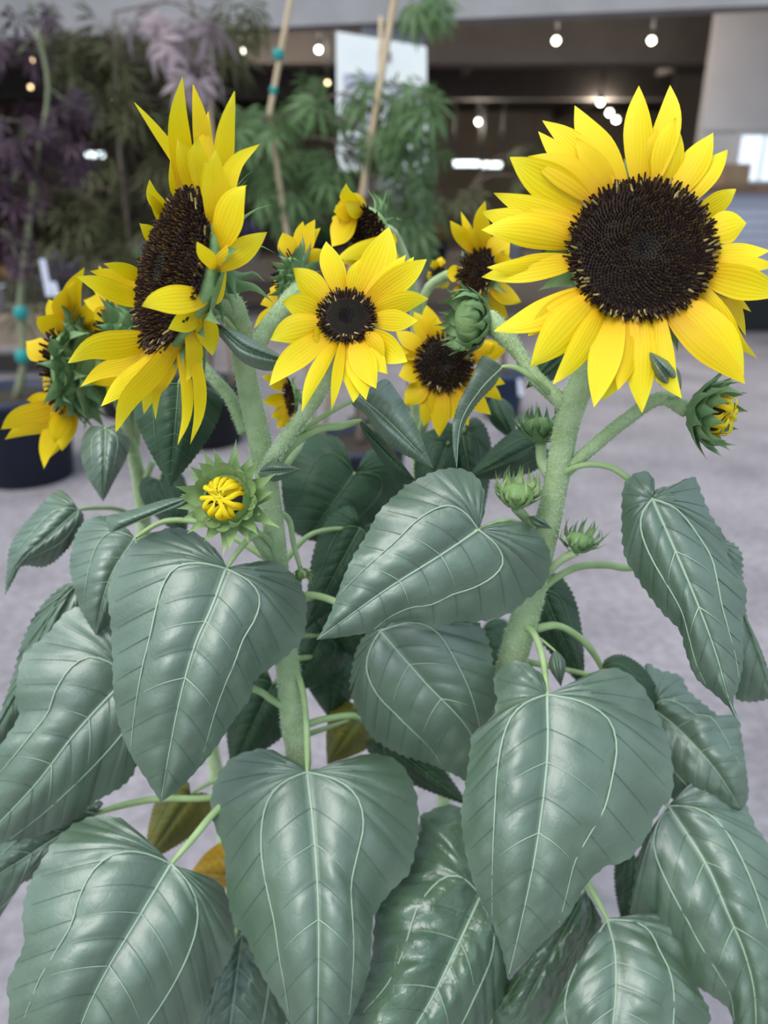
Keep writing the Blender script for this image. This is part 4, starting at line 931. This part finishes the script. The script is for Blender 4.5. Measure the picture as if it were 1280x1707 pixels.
leaf(LP, (455, 1140), (385, 1285), .70, .69, hw=66, mat='leaf_dark', vein='vein_dark', petiole=[(475, 1120, .63)])
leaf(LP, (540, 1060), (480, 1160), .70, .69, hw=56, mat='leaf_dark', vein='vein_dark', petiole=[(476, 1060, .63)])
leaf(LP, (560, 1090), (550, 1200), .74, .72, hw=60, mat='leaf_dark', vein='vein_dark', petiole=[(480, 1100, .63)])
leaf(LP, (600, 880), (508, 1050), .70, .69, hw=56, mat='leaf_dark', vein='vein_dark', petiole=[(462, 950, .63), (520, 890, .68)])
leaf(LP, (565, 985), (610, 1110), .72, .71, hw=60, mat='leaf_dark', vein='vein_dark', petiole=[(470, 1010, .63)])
lf(LP, (161, 1356), (-60, 1500), .61, .57, [(170, 1335), (120, 1345), (60, 1365), (0, 1395)], [(140, 1395), (90, 1425), (60, 1462), (34, 1473), (8, 1497), (-5, 1535), (-40, 1545)], mid=[(94, 1396), (37, 1433), (0, 1456)], mat='leaf_crinkle', crumple=.004,
   petiole=[(492, 1290, .625), (420, 1315, .625), (349, 1330, .62), (262, 1332, .617), (202, 1343, .612)], pr=.0034)
leaf(LP, (318, 1325), (240, 1440), .67, .65, hw=46, mat='leaf_old', vein='vein_dark', petiole=[(494, 1270, .63), (400, 1290, .66), (350, 1305, .67)], label='olive leaf turning yellow at its tip')
lf(LP, (430, 1460), (318, 1454), .655, .64, [(405, 1490), (370, 1478), (340, 1465)], [(410, 1410), (375, 1402), (345, 1420), (328, 1440)], mat='leaf_yellow', vein='vein_dark', teeth=0, crumple=.003, petiole=[(496, 1320, .63), (480, 1400, .65)], label='withered yellow leaf')
lf(LP, (404, 1556), (372, 1800), .60, .53, [(386, 1576), (374, 1617), (354, 1654), (330, 1700), (330, 1750)], [(412, 1583), (436, 1632), (458, 1658), (478, 1696), (450, 1760)], mat='leaf_crinkle', crumple=.005, petiole=[(497, 1330, .63), (450, 1460, .63)], label='crinkled dark leaf between two broad low leaves')

# ---------------------------------------------------------------- plant behind, left
branch('stem', [(200, 640, .80, .006), (214, 715, .86, .0072), (230, 790, .89, .0085), (240, 870, .90, .009), (250, 980, .90, .0095), WP(-.25, .90, .60, .010), WP(-.25, .90, .21, .011)], BL, hair=1500)
branch('branch', [(236, 830, .895, .005), (244, 795, .885, .0045), (255, 770, .88, .004)], BL)
f10 = [(62, 528, dict(b=(110, 585), w=20)), (43, 570, dict(b=(105, 605), w=20)), (81, 499, dict(b=(115, 570), w=20)), (124, 469, dict(b=(125, 560), w=17)), (140, 446, dict(b=(130, 555), w=15)), (155, 500, dict(b=(135, 555), w=17)),
       (98, 560, dict(b=(112, 600), w=20)), (96, 638, dict(b=(110, 590), w=18)), (72, 618, dict(b=(108, 645), w=15)), (45, 667, dict(b=(108, 655), w=20)), (2, 716, dict(b=(110, 662), w=26)), (8, 733, dict(b=(112, 668), w=18)), (73, 782, dict(b=(115, 672), w=17)),
       (103, 752, dict(b=(120, 672), w=16)), (83, 763, dict(b=(115, 672), w=13)), (90, 738, dict(b=(118, 670), w=18)), (25, 700, dict(b=(110, 660), w=24)), (198, 560, dict(b=(135, 575), w=30)), (110, 480, dict(b=(120, 565), w=18))]
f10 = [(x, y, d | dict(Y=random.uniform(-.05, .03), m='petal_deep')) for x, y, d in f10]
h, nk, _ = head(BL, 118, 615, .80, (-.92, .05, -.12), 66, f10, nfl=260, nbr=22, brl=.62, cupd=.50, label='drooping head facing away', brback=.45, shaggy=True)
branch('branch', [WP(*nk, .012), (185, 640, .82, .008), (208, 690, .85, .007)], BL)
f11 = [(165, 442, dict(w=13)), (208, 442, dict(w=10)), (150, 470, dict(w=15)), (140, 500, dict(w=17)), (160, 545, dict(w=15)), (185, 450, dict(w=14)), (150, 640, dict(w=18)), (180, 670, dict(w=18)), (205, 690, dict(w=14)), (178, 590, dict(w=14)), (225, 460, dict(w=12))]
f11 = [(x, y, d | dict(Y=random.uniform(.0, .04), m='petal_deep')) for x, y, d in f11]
h, nk, _ = head(BL, 205, 560, .765, (-.75, .1, -.35), 46, f11, nfl=160, nbr=16, brl=.7, label='head half hidden behind the sideways one', shaggy=True)
branch('branch', [WP(*nk, .008), (235, 620, .80, .006), (225, 740, .88, .006)], BL)
leaf(BL, (176, 714), (172, 836), .75, .73, L=[(195, 718), (212, 726), (217, 742), (208, 770), (192, 799), (178, 826)], R=[(165, 711), (149, 713), (137, 731), (135, 757), (142, 787), (157, 814)], petiole=[(222, 760, .88), (200, 715, .82)], pr=.0022)
lf(BL, (131, 850), (8, 993), .72, .69, [(138, 856), (139, 872), (124, 901), (97, 931), (74, 945), (46, 943), (32, 947), (22, 968)], [(124, 840), (109, 822), (98, 817), (79, 830), (56, 856), (30, 886), (15, 916), (11, 952)], mid=[(85, 890), (30, 940)],
   petiole=[(240, 870, .895), (200, 850, .82), (160, 847, .76)], pr=.0024)
leaf(BL, (265, 800), (310, 900), .84, .82, hw=40, mat='leaf_dark', vein='vein_dark', petiole=[(240, 860, .895)])

# ---------------------------------------------------------------- plant behind, middle
branch('stem', [(690, 620, .84, .006), (695, 720, .88, .0075), (700, 850, .91, .008), (705, 1000, .92, .009), WP(.09, .93, .60, .0095), WP(.09, .93, .21, .010)], BM, hair=700)
f4 = [(660, 552, dict(w=15)), (690, 520, dict(w=15)), (711, 509, dict(w=16)), (726, 530, dict(w=15)), (664, 626, dict(w=18)), (666, 600, dict(w=16)), (662, 580, dict(w=14)), (675, 676, dict(w=19)), (706, 711, dict(w=17)), (732, 728, dict(w=17)), (752, 700, dict(w=16)), (768, 690, dict(w=14)),
      (781, 711, dict(w=14)), (818, 691, dict(w=15)), (836, 667, dict(w=14)), (842, 640, dict(w=13)), (848, 578, dict(w=20)), (822, 572, dict(w=16)), (690, 650, dict(w=16)), (720, 690, dict(w=15))]
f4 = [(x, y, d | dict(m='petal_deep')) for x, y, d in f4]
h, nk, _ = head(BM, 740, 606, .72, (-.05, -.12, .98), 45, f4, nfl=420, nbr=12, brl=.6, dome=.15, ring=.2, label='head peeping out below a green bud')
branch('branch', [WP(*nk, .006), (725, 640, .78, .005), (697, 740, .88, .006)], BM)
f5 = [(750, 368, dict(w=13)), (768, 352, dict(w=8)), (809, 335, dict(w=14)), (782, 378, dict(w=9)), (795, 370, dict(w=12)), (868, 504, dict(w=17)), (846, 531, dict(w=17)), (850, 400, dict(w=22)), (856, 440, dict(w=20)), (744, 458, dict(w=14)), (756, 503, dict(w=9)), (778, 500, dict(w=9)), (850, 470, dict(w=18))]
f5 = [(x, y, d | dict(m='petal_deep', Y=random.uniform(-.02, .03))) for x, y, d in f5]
h, nk, _ = head(BM, 795, 454, .78, (-.62, .02, .62), 37, f5, nfl=300, nbr=14, brl=.8, dome=.2, label='head half hidden behind the largest flower')
branch('branch', [WP(*nk, .006), (800, 500, .84, .005), (740, 600, .86, .005), (694, 720, .88, .006)], BM)
branch('branch', [(692, 640, .845, .004), (705, 500, .86, .0048), (740, 462, .85, .0055), (778, 456, .80, .0055)], BM)
f13 = [(720, 435, dict(w=8)), (735, 428, dict(w=9)), (712, 462, dict(w=8)), (728, 480, dict(w=9)), (745, 480, dict(w=8)), (738, 445, dict(w=10))]
f13 = [(x, y, d | dict(m='petal_deep', Y=random.uniform(-.01, .02))) for x, y, d in f13]
head(BM, 733, 458, .88, (-.3, .1, .9), 14, f13, nfl=70, nbr=10, brl=.6, label='small golden head far behind')
f8 = [(576, 306, dict(w=13, b=(600, 350))), (556, 352, dict(w=18)), (557, 385, dict(w=22)), (554, 412, dict(w=20)), (561, 432, dict(w=14)), (571, 440, dict(w=13)), (590, 432, dict(w=15)), (566, 372, dict(w=22)), (575, 340, dict(w=20)), (605, 425, dict(w=15)),
      (648, 380, dict(w=10)), (662, 402, dict(w=12)), (668, 440, dict(w=13)), (640, 435, dict(w=16)), (652, 450, dict(w=14)), (580, 395, dict(w=22))]
f8 = [(x, y, d | dict(m='petal_deep' if k % 2 else 'petal', Y=random.uniform(-.05, .01))) for k, (x, y, d) in enumerate(f8)]
h, nk, _ = head(BM, 612, 388, .78, (-.50, -.45, .45), 42, f8, nfl=200, nbr=0, brl=.9, label='drooping head with hanging petals')
for (x, y) in ((611, 314), (616, 312), (620, 318), (645, 312), (647, 328), (640, 335), (630, 325), (650, 345), (672, 368)):
    b = P(628 + random.uniform(-8, 8), 375, .79); t = P(x, y, .79 + random.uniform(-.02, .02))
    ribbon('bract', [b, (b + t) / 2 + np.array((.004, 0, .004)), t], .0022, (1, 0, 0), M['bract'], h, prof='bract', cup=.3, n=9, m=4)
branch('branch', [WP(*nk, .006), (660, 400, .83, .006), (690, 500, .85, .006), (694, 680, .87, .006)], BM)
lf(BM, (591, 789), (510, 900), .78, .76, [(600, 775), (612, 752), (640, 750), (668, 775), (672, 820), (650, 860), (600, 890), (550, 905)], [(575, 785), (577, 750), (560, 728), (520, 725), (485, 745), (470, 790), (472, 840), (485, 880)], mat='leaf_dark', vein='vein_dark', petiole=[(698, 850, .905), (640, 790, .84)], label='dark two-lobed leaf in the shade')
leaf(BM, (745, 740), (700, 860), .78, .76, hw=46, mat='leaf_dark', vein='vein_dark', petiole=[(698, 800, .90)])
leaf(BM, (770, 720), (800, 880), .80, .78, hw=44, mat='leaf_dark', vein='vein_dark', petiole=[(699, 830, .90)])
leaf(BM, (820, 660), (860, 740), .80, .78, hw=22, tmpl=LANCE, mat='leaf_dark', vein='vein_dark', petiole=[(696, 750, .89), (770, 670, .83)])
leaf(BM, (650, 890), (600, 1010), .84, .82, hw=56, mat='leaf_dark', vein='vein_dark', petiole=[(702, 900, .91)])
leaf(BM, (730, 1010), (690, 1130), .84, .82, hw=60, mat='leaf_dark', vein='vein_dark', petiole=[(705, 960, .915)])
leaf(BM, (800, 1060), (860, 1170), .86, .84, hw=56, mat='leaf_dark', vein='vein_dark', petiole=[(706, 1010, .92)])
